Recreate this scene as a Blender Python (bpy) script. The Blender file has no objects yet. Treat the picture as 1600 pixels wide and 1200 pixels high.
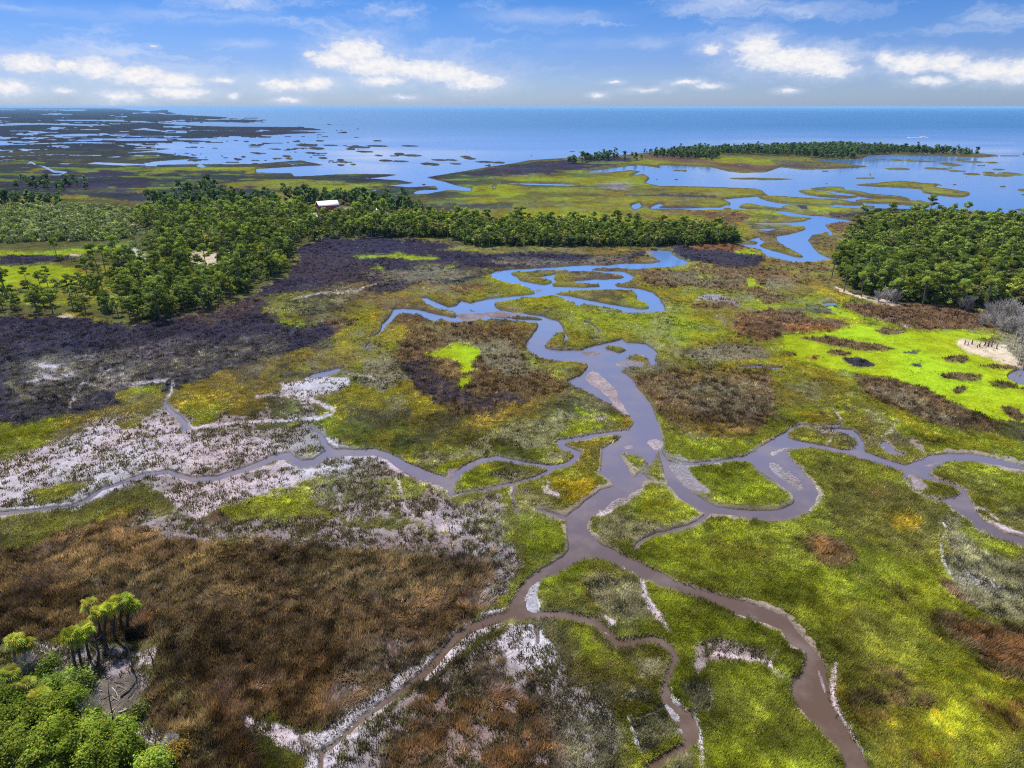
import bpy, math, random
import numpy as np
from mathutils import Vector
R = math.radians
FPX = 1067.0; CAM_H = 60.0; PITCH = math.atan(433.0/FPX)
SINP, COSP = math.sin(PITCH), math.cos(PITCH)
scene = bpy.context.scene
rnd = random.Random(11)
rng = np.random.default_rng(7)

# ---------------------------------------------------------------- camera
cam = bpy.data.cameras.new('camera'); cam.sensor_width = 36; cam.lens = 36*FPX/1600
cam.clip_start = 0.5; cam.clip_end = 200000
camo = bpy.data.objects.new('camera', cam); scene.collection.objects.link(camo)
camo.location = (0, 0, CAM_H); camo.rotation_euler = (math.pi/2-PITCH, 0, 0); scene.camera = camo

# ---------------------------------------------------------------- exposure, sky, sun
scene.view_settings.view_transform = 'Standard'; scene.view_settings.look = 'None'
scene.view_settings.gamma = 1; scene.view_settings.use_curve_mapping = False
EXPOSURE = 1.0
scene.view_settings.exposure = EXPOSURE
scene.cycles.use_denoising = False; scene.cycles.pixel_filter_type = 'BLACKMAN_HARRIS'; scene.cycles.filter_width = 1.15
scene.cycles.max_bounces = 6; scene.cycles.transparent_max_bounces = 6; scene.cycles.volume_bounces = 0
SUN_AZ, SUN_EL = -36.0, 60.0          # degrees right of straight ahead, degrees up
SKY_STRENGTH = 0.08
def nd(nt, typ, **kw):
    n = nt.nodes.new(typ)
    for k, v in kw.items():
        if k == 'inp':
            for kk, vv in v.items():
                s = n.inputs[kk]
                if isinstance(vv, bpy.types.NodeSocket): nt.links.new(vv, s)
                else: s.default_value = vv
        else: setattr(n, k, v)
    return n
def M_(nt, op, a, b=None, c=None, clamp=False):
    n = nt.nodes.new('ShaderNodeMath'); n.operation = op; n.use_clamp = clamp
    for i, v in enumerate((a, b, c)):
        if v is None: continue
        if isinstance(v, bpy.types.NodeSocket): nt.links.new(v, n.inputs[i])
        else: n.inputs[i].default_value = v
    return n.outputs[0]
def V_(nt, op, a, b=None):
    n = nt.nodes.new('ShaderNodeVectorMath'); n.operation = op
    for i, v in enumerate((a, b)):
        if v is None: continue
        if isinstance(v, bpy.types.NodeSocket): nt.links.new(v, n.inputs[i])
        else: n.inputs[i].default_value = v
    return n.outputs['Value'] if op in ('LENGTH', 'DOT_PRODUCT') else n.outputs[0]
def MIX(nt, f, a, b, mode='MIX'):
    n = nt.nodes.new('ShaderNodeMix'); n.data_type = 'RGBA'; n.blend_type = mode
    for k, v in ((0, f), (6, a), (7, b)):
        if isinstance(v, bpy.types.NodeSocket): nt.links.new(v, n.inputs[k])
        else: n.inputs[k].default_value = (v if k == 0 else (*v, 1) if len(v) == 3 else v)
    return n.outputs[2]
def RAMP(nt, f, stops, interp='LINEAR'):
    n = nt.nodes.new('ShaderNodeValToRGB'); n.color_ramp.interpolation = interp
    e = n.color_ramp.elements
    while len(e) < len(stops): e.new(0.5)
    for i, (p, c) in enumerate(stops):
        e[i].position = p; e[i].color = (*c, 1) if len(c) == 3 else c
    nt.links.new(f, n.inputs[0]); return n.outputs[0]
def SM(nt, x, a, b, lo=0.0, hi=1.0):
    n = nt.nodes.new('ShaderNodeMapRange'); n.interpolation_type = 'SMOOTHSTEP'
    nt.links.new(x, n.inputs[0]); n.inputs[1].default_value = a; n.inputs[2].default_value = b
    n.inputs[3].default_value = lo; n.inputs[4].default_value = hi; return n.outputs[0]

w = bpy.data.worlds.new('World'); scene.world = w; w.use_nodes = True
nt = w.node_tree; nt.nodes.clear()
sky = nt.nodes.new('ShaderNodeTexSky'); sky.sky_type = 'NISHITA'; sky.sun_disc = False
sky.sun_elevation = R(SUN_EL); sky.sun_rotation = R(SUN_AZ); sky.altitude = 60
sky.air_density = 1.0; sky.dust_density = 0.6; sky.ozone_density = 3.0
tc = nt.nodes.new('ShaderNodeTexCoord'); D = tc.outputs['Generated']
sx = nt.nodes.new('ShaderNodeSeparateXYZ'); nt.links.new(D, sx.inputs[0])
az = M_(nt, 'ARCTAN2', sx.outputs[0], sx.outputs[1]); el = M_(nt, 'ARCSINE', sx.outputs[2])
# the photograph's deep clear blue: thin humid layer low down, saturated air above
tint = RAMP(nt, M_(nt, 'MULTIPLY', el, 1/0.5, clamp=True), [(0.0, (.45, .585, .94)), (.03, (.42, .55, .91)), (.106, (.30, .42, .80)), (.26, (.155, .34, .68)), (.42, (.42, .62, .92)), (.62, (.70, .84, 1.0)), (1.0, (1.0, 1.05, 1.1))])
skyc = MIX(nt, 1.0, sky.outputs[0], tint, 'MULTIPLY')
cv = nt.nodes.new('ShaderNodeCombineXYZ'); nt.links.new(az, cv.inputs[0]); nt.links.new(el, cv.inputs[1])
P0 = cv.outputs[0]
def noise(nt, vec, scale, detail=4, rough=.55, dist=0):
    n = nt.nodes.new('ShaderNodeTexNoise'); n.inputs['Scale'].default_value = scale; n.inputs['Detail'].default_value = detail
    n.inputs['Roughness'].default_value = rough; n.inputs['Distortion'].default_value = dist
    if vec is not None: nt.links.new(vec, n.inputs['Vector'])
    return n
def sky_dir(px, py):
    a = (px-800)/FPX; b = (600-py)/FPX
    v = Vector((a, COSP+b*SINP, -SINP+b*COSP)).normalized()
    return math.atan2(v.x, v.y), math.asin(v.z)
na = noise(nt, V_(nt, 'MULTIPLY', P0, (1, 1.5, 1)), 42, 5, .62)
warp = V_(nt, 'MULTIPLY', V_(nt, 'SUBTRACT', na.outputs['Color'], (.5, .5, .5)), (.022, .012, 0))
PW = V_(nt, 'ADD', P0, warp)
CLOUDS = [(45,100,42,13),(105,105,22,10),(150,106,36,17),(215,117,48,14),(272,126,42,11),(15,137,40,13),(100,141,24,7),(190,151,40,12),(278,144,44,9),(350,125,26,7),(364,148,12,5),
 (555,80,44,20),(484,84,13,7),(520,94,30,12),(585,102,50,17),(655,107,62,14),(700,116,48,12),(742,128,42,13),(598,127,42,10),(440,133,34,9),(495,130,28,9),(450,157,24,6),
 (1112,77,26,9),(1185,74,34,18),(1225,93,66,18),(1275,98,50,18),(1300,110,34,10),(1384,92,14,10),(1425,99,40,14),(1480,99,36,13),(1540,110,50,15),(1595,111,34,16),(1455,126,40,8),
 (1072,129,26,5),(1110,134,24,5),(934,150,14,5),(960,127,14,4),(1230,143,20,5),(240,72,12,4),(630,152,30,5),(1010,140,40,5)]
dmin = None
for (cx, cy, rx, ry) in CLOUDS:
    a0, e0 = sky_dir(cx, cy); a1, _ = sky_dir(cx+rx, cy); _, e1 = sky_dir(cx, cy-ry)
    v = V_(nt, 'MULTIPLY', V_(nt, 'SUBTRACT', PW, (a0, e0, 0)), (1/(abs(a1-a0)*1.25), 1/((e1-e0)*1.25), 0))
    L = V_(nt, 'LENGTH', v)
    faint = {(240,72):.45,(630,152):.5,(1010,140):.5,(100,141):.3,(1072,129):.25,(1110,134):.25,(450,157):.3,(960,127):.35,(1230,143):.4,(1112,77):.28,(484,84):.2,(350,125):.25,(364,148):.25,(934,150):.25,(15,137):.1,(190,151):.2,(1455,126):.2,(598,127):.15}.get((cx,cy))
    if faint: L = M_(nt, 'ADD', L, faint)
    if dmin is None: dmin = L
    else:
        n = nt.nodes.new('ShaderNodeMath'); n.operation = 'SMOOTH_MIN'; nt.links.new(dmin, n.inputs[0]); nt.links.new(L, n.inputs[1]); n.inputs[2].default_value = .25; dmin = n.outputs[0]
nb = noise(nt, V_(nt, 'MULTIPLY', P0, (1, 1.7, 1)), 88, 9, .70)
dens = M_(nt, 'SUBTRACT', 1.0, M_(nt, 'ADD', dmin, M_(nt, 'MULTIPLY', M_(nt, 'SUBTRACT', nb.outputs[0], .5), 1.5)))
cover_c = SM(nt, dens, -.08, .36, 0, .95)
veil = SM(nt, dens, -1.0, .4, 0, .36)
# sun from above: tops a warm white, undersides a pale blue grey
nsh = noise(nt, V_(nt, 'ADD', V_(nt, 'MULTIPLY', P0, (1, 1.7, 1)), (0, .006, 0)), 110, 5, .6)
lit = M_(nt, 'ADD', M_(nt, 'MULTIPLY', M_(nt, 'SUBTRACT', nb.outputs[0], nsh.outputs[0]), 2.0), SM(nt, dens, .0, .85, .22, .95), clamp=True)
K = 1.0/SKY_STRENGTH/2**EXPOSURE
cloudc = MIX(nt, lit, (.60*K, .68*K, .86*K), (.97*K, .95*K, .94*K))
# thin cirrus
ci = noise(nt, V_(nt, 'MULTIPLY', V_(nt, 'ADD', P0, V_(nt, 'MULTIPLY', V_(nt, 'SUBTRACT', na.outputs['Color'], (.5, .5, .5)), (.05, .03, 0))), (1, 5.5, 1)), 5.0, 6, .58, .6)
cia = SM(nt, ci.outputs[0], .47, .78, 0, .62)
cia = M_(nt, 'MULTIPLY', cia, SM(nt, el, .015, .06))
sm = None
for (cx, cy, rx, ry) in [(850, 25, 150, 16), (960, 68, 110, 10), (380, 68, 60, 10), (250, 25, 260, 14), (20, 12, 60, 8), (1015, 66, 45, 14), (640, 78, 70, 6)]:
    a0, e0 = sky_dir(cx, cy); a1, _ = sky_dir(cx+rx, cy); _, e1 = sky_dir(cx, cy-ry)
    L = V_(nt, 'LENGTH', V_(nt, 'MULTIPLY', V_(nt, 'SUBTRACT', PW, (a0, e0, 0)), (1/abs(a1-a0), 1/(e1-e0), 0)))
    s_ = SM(nt, L, 1.3, .1, 0, .34); sm = s_ if sm is None else M_(nt, 'MAXIMUM', sm, s_)
cia = M_(nt, 'MAXIMUM', cia, M_(nt, 'MULTIPLY', sm, SM(nt, ci.outputs[0], .3, .65)))
c1 = MIX(nt, cia, skyc, (.80*K, .85*K, .96*K))
c2 = MIX(nt, veil, c1, (.72*K, .77*K, .92*K))
c3 = MIX(nt, cover_c, c2, cloudc)
bg = nt.nodes.new('ShaderNodeBackground'); nt.links.new(c3, bg.inputs[0]); bg.inputs[1].default_value = SKY_STRENGTH
wo = nt.nodes.new('ShaderNodeOutputWorld'); nt.links.new(bg.outputs[0], wo.inputs[0])

sl = bpy.data.lights.new('sun', 'SUN'); sl.energy = 4.0; sl.angle = R(0.53); sl.color = (1.0, .955, .88)
so = bpy.data.objects.new('sun', sl); scene.collection.objects.link(so)
sd = Vector((math.sin(R(SUN_AZ))*math.cos(R(SUN_EL)), math.cos(R(SUN_AZ))*math.cos(R(SUN_EL)), math.sin(R(SUN_EL))))
so.rotation_euler = (-sd).to_track_quat('-Z', 'Y').to_euler(); so.location = (0, 0, 200)

# ---------------------------------------------------------------- object helpers
def link(o): scene.collection.objects.link(o); return o
def tag(o, label=None, cat=None, group=None, kind=None):
    if label: o['label'] = label
    if cat: o['category'] = cat
    if group: o['group'] = group
    if kind: o['kind'] = kind
    return o
def empty(name, loc, rz=0.0, sc=1.0):
    o = bpy.data.objects.new(name, None); link(o); o.location = loc; o.rotation_euler = (0, 0, rz); o.scale = (sc, sc, sc)
    o.empty_display_size = .5; return o
def mesh_np(name, V, F, mat, col=None, smooth=False, parent=None, as_object=True):
    """V (n,3), F (m,k) with every face the same size"""
    V = np.asarray(V, np.float32); F = np.asarray(F, np.int32); k = F.shape[1]
    me = bpy.data.meshes.new(name)
    me.vertices.add(len(V)); me.vertices.foreach_set('co', V.ravel())
    me.loops.add(F.size); me.loops.foreach_set('vertex_index', F.ravel())
    me.polygons.add(len(F)); me.polygons.foreach_set('loop_start', np.arange(0, F.size, k, dtype=np.int32))
    me.polygons.foreach_set('loop_total', np.full(len(F), k, np.int32))
    if smooth: me.polygons.foreach_set('use_smooth', np.ones(len(F), bool))
    me.update(calc_edges=True)
    if col is not None:
        a = me.attributes.new('col', 'FLOAT_COLOR', 'POINT')
        c4 = np.ones((len(V), 4), np.float32); c4[:, :3] = col; a.data.foreach_set('color', c4.ravel())
    if mat: me.materials.append(mat)
    if not as_object: return me
    o = bpy.data.objects.new(name, me); link(o)
    if parent: o.parent = parent
    return o
def new_mat(name):
    m = bpy.data.materials.new(name); m.use_nodes = True; t = m.node_tree; t.nodes.clear()
    return m, t, t.nodes.new('ShaderNodeOutputMaterial')
# ---------------------------------------------------------------- the marsh map
# Survey points are read off the photograph and laid on the level marsh with the camera's own
# geometry (sx, sy = where a ground point shows); every feature then lives in world metres.
def ground_xy(sx, sy):
    a = (sx-800.0)/FPX; b = (600.0-sy)/FPX
    t = CAM_H/(SINP - b*COSP)
    return a*t, (COSP + b*SINP)*t
def survey(x, y):
    d = y*COSP + CAM_H*SINP
    return 800.0 + FPX*x/d, 600.0 - FPX*(y*SINP - CAM_H*COSP)/d

def hsh(ix, iy, s):
    h = (ix.astype(np.int64)*374761393 + iy.astype(np.int64)*668265263 + s*1442695041) & 0xffffffff
    h = ((h ^ (h >> 13))*1274126177) & 0xffffffff
    return ((h ^ (h >> 16)) & 0xffff)/65535.0
def vnoise(x, y, s=0):
    x0 = np.floor(x); y0 = np.floor(y); fx = x-x0; fy = y-y0
    fx = fx*fx*(3-2*fx); fy = fy*fy*(3-2*fy)
    a = hsh(x0, y0, s); b = hsh(x0+1, y0, s); c = hsh(x0, y0+1, s); d = hsh(x0+1, y0+1, s)
    return (a*(1-fx)+b*fx)*(1-fy) + (c*(1-fx)+d*fx)*fy
def fbm(x, y, s=0, n=4):
    r = 0.0; a = 0.5; t = 0.0
    for k in range(n):
        r = r + a*vnoise(x, y, s+k*17); t += a
        x = x*2.03+11.3; y = y*2.03+5.7; a *= 0.55
    return r/t

def sd_poly(px, py, P, m=30.0, rel=1.0):
    """signed distance (inside positive) of the points to polygon P, cut off at -m outside"""
    P = np.asarray(P, float)
    out = np.full(px.shape, -m)
    sel = (px > P[:,0].min()-m) & (px < P[:,0].max()+m) & (py > P[:,1].min()-m) & (py < P[:,1].max()+m)
    if not sel.any(): return out
    x = px[sel]; y = py[sel]
    best = np.full(x.shape, 1e18); ins = np.zeros(x.shape, bool)
    n = len(P)
    for i in range(n):
        ax, ay = P[i]; bx, by = P[(i+1) % n]
        ex, ey = bx-ax, by-ay; L = ex*ex+ey*ey
        if L < 1e-9: continue
        t = np.clip(((x-ax)*ex+(y-ay)*ey)/L, 0, 1)
        dx = x-ax-t*ex; dy = y-ay-t*ey
        best = np.minimum(best, dx*dx+dy*dy)
        if ay != by:
            c = ((ay > y) != (by > y)) & (x < ex*(y-ay)/ey + ax)
            ins ^= c
    d = np.sqrt(best)
    out[sel] = np.where(ins, np.minimum(d, 200), np.maximum(-d, -m))
    return out
def sd_line(px, py, S, m=30.0):
    """S = list of (x, y, full width)"""
    S = np.asarray(S, float); w = S[:,2].max()
    out = np.full(px.shape, -m); mm = m+w
    sel = (px > S[:,0].min()-mm) & (px < S[:,0].max()+mm) & (py > S[:,1].min()-mm) & (py < S[:,1].max()+mm)
    if not sel.any(): return out
    x = px[sel]; y = py[sel]; best = np.full(x.shape, -m)
    for i in range(len(S)-1):
        ax, ay, aw = S[i]; bx, by, bw = S[i+1]
        ex, ey = bx-ax, by-ay; L = ex*ex+ey*ey
        if L < 1e-9: continue
        t = np.clip(((x-ax)*ex+(y-ay)*ey)/L, 0, 1)
        best = np.maximum(best, (aw+(bw-aw)*t)*.5 - np.hypot(x-ax-t*ex, y-ay-t*ey))
    out[sel] = best
    return out
def smooth(P, closed=True):
    P = [tuple(p) for p in P]; n = len(P); out = []
    for i in range(n if closed else n-1):
        p0 = P[(i-1) % n] if closed or i > 0 else P[i]; p1 = P[i]; p2 = P[(i+1) % n]
        p3 = P[(i+2) % n] if closed or i+2 < n else p2
        k = 3 if math.hypot(p2[0]-p1[0], p2[1]-p1[1]) > 9 else 1
        for j in range(k):
            t = j/k
            out.append(tuple(0.5*((2*b)+(-a+c)*t+(2*a-5*b+4*c-d)*t*t+(-a+3*b-3*c+d)*t**3) for a, b, c, d in zip(p0, p1, p2, p3)))
    if not closed: out.append(P[-1])
    return out
def Q(s):
    v = [float(t) for t in s.replace(',', ' ').split()]
    return [(v[i], v[i+1]) for i in range(0, len(v), 2)]
def QL(s):
    v = [float(t) for t in s.replace(',', ' ').split()]
    return [(v[i], v[i+1], v[i+2]) for i in range(0, len(v), 3)]

# ---- water (W) and land (L) shapes, combined in this order
WATER = [
 ('W', Q('-2600,150 -2600,168 60,168 180,169.5 232,174.5 262,171.5 262,175 285,180 347,183 400,189 422,191 400,192 345,190 300,190 270,195 310,197 345,198 478,199 503,203 400,205 330,203 300,203 275,208 310,204 400,206 450,205 512,207 450,209 400,213 350,212 312,216 250,217 330,221 250,224 180,224 222,229 205,232 270,232 225,236 140,243 180,240 240,238 275,242 312,247 240,252 225,256 150,253 130,256 190,259 300,257 400,256.5 440,253 470,251 505,258 460,260 400,264 400,270 455,271 460,276 490,275 520,273 560,272 620,273 600,276 570,279 625,282 645,286 600,290 640,293 680,291 684,296 655,297 645,301 650,304 670,303 700,297 735,299 737,294 715,290 695,284 668,277 705,271 735,266 770,260 800,256 825,251 870,248 920,246 960,244 1010,239 1040,235 1075,232 1140,230 1200,228 1300,227 1400,228 1480,235 1555,242 1560,244 1530,246 1480,244 1400,242 1360,242 1345,248 1320,250 1268,249 1290,253 1320,256 1356,260 1340,262 1290,264 1255,265 1220,261 1208,265 1195,269 1160,270 1140,268 1110,261 1060,259 1030,258 1030,262 1000,258 985,259 930,266 912,270 950,270 985,266 1000,268 985,275 1005,272 1015,278 1008,286 1030,291 1060,291 1100,292 1180,295 1190,298 1200,306 1182,307 1135,311 1128,312 1135,314 1142,318 1125,324 1060,327 1080,329 1140,328 1180,329 1200,328 1218,334 1230,338 1268,341 1255,346 1230,348 1190,348 1160,350 1200,353 1195,357 1166,359 1200,362 1195,369 1175,373 1168,376 1185,379 1180,382 1150,381 1165,386 1188,391 1197,401 1225,408 1240,411 1270,410 1300,407 1296,403 1280,396 1272,388 1263,375 1268,369 1294,363 1294,368 1302,369 1300,363 1290,352 1300,349 1345,347 1320,343 1292,339 1320,336 1360,331 1370,326 1420,327 1480,330 1510,329 1560,333 1600,338 1640,345 2400,480 3200,400 3200,150')),
 ('L', Q('1337,289 1360,287 1380,285 1408,283 1440,286 1468,288 1460,292 1480,295 1505,299 1516,301 1490,301 1515,303 1505,308 1480,307 1442,301 1440,296 1400,293 1360,291')),
 ('L', Q('1266,295 1295,292 1318,293 1320,297 1345,299 1360,303 1400,306 1422,311 1395,311 1350,308 1330,303 1290,298')),
 ('L', Q('1248,299 1262,297 1290,300 1310,305 1340,307 1320,310 1290,308 1265,305')),
 ('L', Q('1186,309 1200,306 1240,308 1270,310 1310,312 1350,319 1330,321 1300,319 1304,321 1280,322 1240,319 1210,316')),
 ('L', Q('1338,313 1380,310 1420,313 1455,317 1461,320 1440,322 1390,319 1350,317')),
 ('L', Q('1221,325 1230,321 1245,321 1270,322 1320,325 1350,327 1364,329 1350,331 1335,334 1310,336 1290,338 1260,336 1235,331')),
 ('L', Q('1350,322 1366,322 1366,324 1350,324')),
 ('L', Q('1154,323 1170,318 1190,322 1230,327 1235,331 1190,327 1165,326')),
 ('L', Q('1166,352 1200,351 1235,352 1237,354 1200,357 1168,356')),
 ('L', Q('1170,364 1200,361 1225,356 1255,354 1258,358 1240,364 1215,369 1190,371 1168,370')),
 ('L', Q('1187,373 1212,370 1215,378 1230,388 1250,398 1255,401 1245,402 1220,395 1200,389 1187,384 1196,378')),
 ('L', Q('1139,279 1165,278 1190,278 1239,280 1190,281')),
 ('L', Q('1338,278 1366,277.5 1366,279 1338,279')),
 ('W', Q('986,321 1000,317 1003,322 992,328')), ('W', Q('1015,325 1030,318 1037,320 1025,327')),
 ('W', QL('1028,326,2 1060,326.5,2 1100,326,3 1125,326,3')),
 ('W', QL('40,231,.1 60,230,1 108,230.5,1 125,231,.1')), ('W', QL('20,225,3 -60,226,2 0,226.5,2 60,224.5,2 130,222.5,3 180,224,2')),
 ('W', QL('48,211.5,1 90,211,2 125,210,3 215,213,2 300,212,1')), ('W', QL('60,214.6,1 110,214.5,1.5 160,217,2 250,217,2 330,216,1')),
 ('W', QL('-80,197,3 0,195.5,3 60,193.5,3 140,195.5,3 215,192,1')), ('W', QL('55,202.5,1 120,203,1.5')), ('W', QL('130,201.5,1 158,203,1.5')),
 ('W', QL('205,203,1 225,201.5,4 255,205,2')), ('W', QL('220,191,1 300,194,3 420,196,2')), ('W', QL('160,190,1.5 215,189,1')), ('W', QL('30,183,1 75,182,1')),
 ('W', QL('120,179,1 160,179.5,1')), ('W', QL('0,189,2 20,189.5,1')), ('W', QL('170,184,1 185,186,1.5')), ('W', QL('68,181,1 85,181.5,1')), ('W', QL('15,193,1 45,193,1')),
 ('W', QL('40,258,1 48,253,3 58,259,3 70,261,3 84,268,4 104,269,3 96,272,2 58,274,1')),
 ('W', QL('0,245,2 28,245,1.5')), ('W', QL('30,243.5,1.5 60,242,1.5 100,242,2 160,243,2')), ('W', QL('100,232,1 110,230,1.5')),
 ('W', Q('303,260 312,257 325,259 318,262 306,261')), ('W', Q('228,299 234,297 241,299 234,300')), ('W', Q('262,296 268,296 264,298')),
 ('W', Q('485,299 490,298 492,301 486,301')), ('W', Q('578,298 590,296 586,299')), ('W', Q('770,292 775,290 772,296')), ('W', Q('1156,260 1150,258 1170,259')),
 ('W', QL('785,286,1 830,288,3 880,289,3 905,290,1')),
 # the looping river behind the middle
 ('W', Q('764,429 775,424 800,421 860,418 917,414 945,415 975,411 1005,412 1020,411 1031,409 1020,402 1008,393 1030,391 1048,393 1051,398 1062,404 1077,409 1071,415 1040,419 1000,421 975,424 992,433 986,440 965,446 1000,451 1020,457 1029,465 1036,476 1041,487 1030,490 1000,491 970,490 940,488 915,484 892,477 876,466 862,462 840,466 818,466 800,471 782,473 775,476 778,483 800,488 850,495 872,502 878,508 885,522 890,530 884,545 905,548 940,537 970,530 980,536 1010,538 1022,545 1028,553 1022,562 1028,571 1000,573 980,575 970,580 975,583 988,592 992,600 1005,615 1016,630 1023,645 1028,662 1034,682 1033,695 1028,704 1020,720 1000,740 960,760 950,748 938,740 942,700 965,688 975,676 984,669 990,661 985,652 965,641 950,630 926,616 910,609 892,603 886,597 905,588 917,577 918,573 900,568 875,567 845,562 825,552 821,540 828,528 838,516 840,507 800,503 790,500 770,505 740,500 712,507 690,500 678,505 662,497 645,489 625,487 637,483 655,484 672,489 690,493 690,486 668,477 655,465 668,466 690,476 700,480 712,478 720,470 735,474 765,467 800,463 835,459 820,450 800,445 775,438')),
 ('L', Q('770,448 800,445 815,447 826,452 836,458 825,461 800,463 770,466 750,460')),
 ('L', Q('798,427 830,425 887,423 870,428 845,432 820,433 802,431')), ('L', Q('808,434 830,434 850,437 862,441 850,445 830,442 812,438')),
 ('L', Q('866,436 868,430 885,427 905,425 940,427 970,431 975,434 960,436 920,437 890,440 870,440')),
 ('L', Q('862,444 880,440 900,443 935,446 937,448 910,449 880,448 864,447')),
 ('L', Q('925,421 945,420 990,422 985,426 965,424 935,423')),
 ('L', Q('961,446 972,444 1010,450 980,450')),
 ('L', Q('867,460 880,458 900,456 950,454 990,456 995,462 995,470 1010,475 1014,482 1000,483 980,480 940,473 900,465 880,461')),
 ('L', Q('773,475 790,472 810,470 865,465 880,470 900,478 925,487 960,490 980,510 960,526 945,522 935,514 920,500 880,500 850,495 830,492 800,489 780,484')),
 ('L', Q('905,477 925,478 970,486 974,488 940,487 910,482')),
 ('L', Q('889,473 897,473 900,474.5 892,475')),
 ('L', Q('878,505 915,502 930,511 937,520 952,523 964,527 968,531 945,537 925,541 895,547 870,547 850,542 862,530 872,521 883,522 882,530 877,537 888,530 887,518')),
 ('L', Q('768,500 800,503 815,505 760,510')), ('L', Q('753,492 765,491 790,493 820,496 848,499 830,500 800,498 770,497 756,494')),
 ('L', Q('677,486 700,487 720,493 705,496 690,492 680,489')),('L', Q('733,484 744,486 742,489 735,488')),
 ('L', Q('945,544 960,543 978,548 970,552 958,549')), ('L', Q('976,562 990,556 1003,557 1013,564 1015,570 1005,572 990,566')),
 ('W', QL('915,505,4 925,510,4 937,520,3')), ('W', QL('645,489,8 630,486,9 618,489,9 610,500,8 600,509,7 598,518,5 590,524,3 578,530,1')),
 ('W', QL('578,536,3 575,541,3 572,546,2')), ('W', QL('612,486,2 620,484,3 630,486,5')), ('W', Q('480,590 492,584 512,580 540,574 525,584 502,592')),
 ('W', Q('1285,475 1297,473 1312,475 1306,479 1290,479')), ('W', QL('1215,487,1 1240,486,3 1285,489,3 1292,489,1')), ('W', Q('1573,590 1585,580 1605,579 1660,585 1640,606 1598,603 1580,596')),
 ('L', Q('1590,585 1597,586 1592,589')), ('W', QL('1150,575,2 1185,574,4 1215,577,4 1225,575,1')), ('W', QL('1070,552,2 1085,555,3 1095,552,1')),
 # creeks on the left and their feeders
 ('W', QL('-60,812,8 0,804,6 30,801,5 60,797,4.5 110,793,4.5 135,783,5 160,765,5 190,755,5 230,742,6 262,738,6 275,743,8 300,750,8 340,748,7 365,740,8 400,729,9 425,716,9 450,712,9 458,718,9 470,725,10 490,723,10 505,713,10 520,709,13 550,708,9 585,707,11 605,713,12 630,728,15 660,742,15 690,752,15 705,758,14')),
 ('W', QL('522,710,12 508,698,9 503,685,7 498,678,4 485,672,2')), ('W', QL('700,755,13 703,765,14 706,774,6')),
 ('W', QL('700,758,10 712,747,10 728,733,11 750,722,9 775,716,7 800,721,6 835,727,6 862,731,7 884,727,8 899,718,9 903,709,9 893,704,8 878,699,9 874,692,9 895,687,6 930,681,6 980,676,7')),
 ('W', QL('708,774,2 720,772,4 755,766,5 800,757,5 830,750,5 850,742,6 868,730,6')), ('W', QL('800,757,2 805,765,3 800,775,3 805,795,3 810,802,4')),
 ('W', QL('838,797,2 860,803,4 884,811,6')),
 ('W', QL('258,628,2 263,640,5 275,648,6 288,662,7 290,670,6 285,673,5')),
 # the main stem and its forks
 ('W', Q('1028,700 1045,720 1072,729 1070,727 1045,716 1080,724 1120,720 1165,713 1185,700 1212,685 1240,667 1262,672 1310,670 1330,672 1342,680 1350,692 1350,706 1375,716 1403,724 1415,727 1432,721 1452,712 1480,709 1515,710 1555,717 1600,729 1700,760 1700,772 1600,736 1560,727 1515,719 1482,722 1462,732 1451,741 1465,750 1492,757 1512,770 1515,778 1521,793 1540,815 1570,832 1610,845 1700,880 1700,895 1600,855 1560,843 1530,830 1512,812 1495,797 1478,786 1450,779 1425,766 1412,750 1410,737 1385,729 1350,719 1310,708 1270,701 1235,702 1229,709 1240,722 1256,736 1270,755 1277,773 1272,789 1260,801 1240,809 1210,813 1175,812 1145,806 1110,803 1090,800 1078,789 1060,776 1045,760 1030,752 1010,740 990,740 960,760 938,765 915,783 898,797 885,810 884,830 888,855 880,870 860,883 840,893 820,908 806,925 797,940 790,955 800,968 820,970 838,966 820,958 817,945 820,930 828,918 848,905 870,898 888,888 905,877 925,872 950,878 980,893 1000,904 1040,920 1070,928 1110,940 1150,960 1200,975 1222,985 1238,1008 1262,1020 1250,1050 1235,1065 1238,1090 1245,1107 1262,1122 1275,1140 1300,1160 1318,1190 1330,1260 1385,1260 1360,1200 1340,1165 1310,1125 1297,1100 1295,1075 1290,1045 1275,1020 1250,990 1230,968 1200,952 1150,935 1110,925 1060,910 1020,890 990,875 960,862 940,852 925,838 917,825 919,812 935,800 950,794 975,780 1000,765 1025,753 1040,748')),
 ('L', Q('917,825 919,812 926,806 945,800 962,793 985,782 1000,772 1003,762 1003,755 1012,751 1030,753 1045,761 1060,777 1078,790 1095,800 1096,808 1075,822 1040,831 1010,838 995,848 985,860 960,857 938,848 925,838')),
 ('L', Q('978,781 985,772 995,770 998,778 985,784')),
 ('L', Q('968,711 980,708 998,712 1012,725 1010,733 995,740 992,747 985,740 975,722')), ('L', Q('1008,742 1018,735 1030,739 1040,748 1043,760 1030,757 1015,750')),
 ('L', Q('1045,724 1072,728 1100,727 1130,722 1168,721 1185,735 1208,751 1228,765 1240,777 1238,788 1215,798 1180,799 1140,795 1110,788 1083,770 1070,762 1060,745')),
 ('L', Q('1233,685 1240,670 1250,667 1262,671 1285,670 1305,674 1325,680 1338,690 1333,700 1320,703 1290,698 1260,692')),
 ('W', QL('1236,670,4 1250,665,3 1280,666,2 1312,666,3 1316,660,2')),
 ('L', Q('1418,742 1430,743 1440,750 1480,757 1493,764 1500,772 1490,777 1465,781 1440,774 1420,762')),
 ('L', Q('1201,1018 1215,1013 1235,1014 1250,1020 1253,1045 1242,1060 1225,1064 1207,1055')), 
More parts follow.
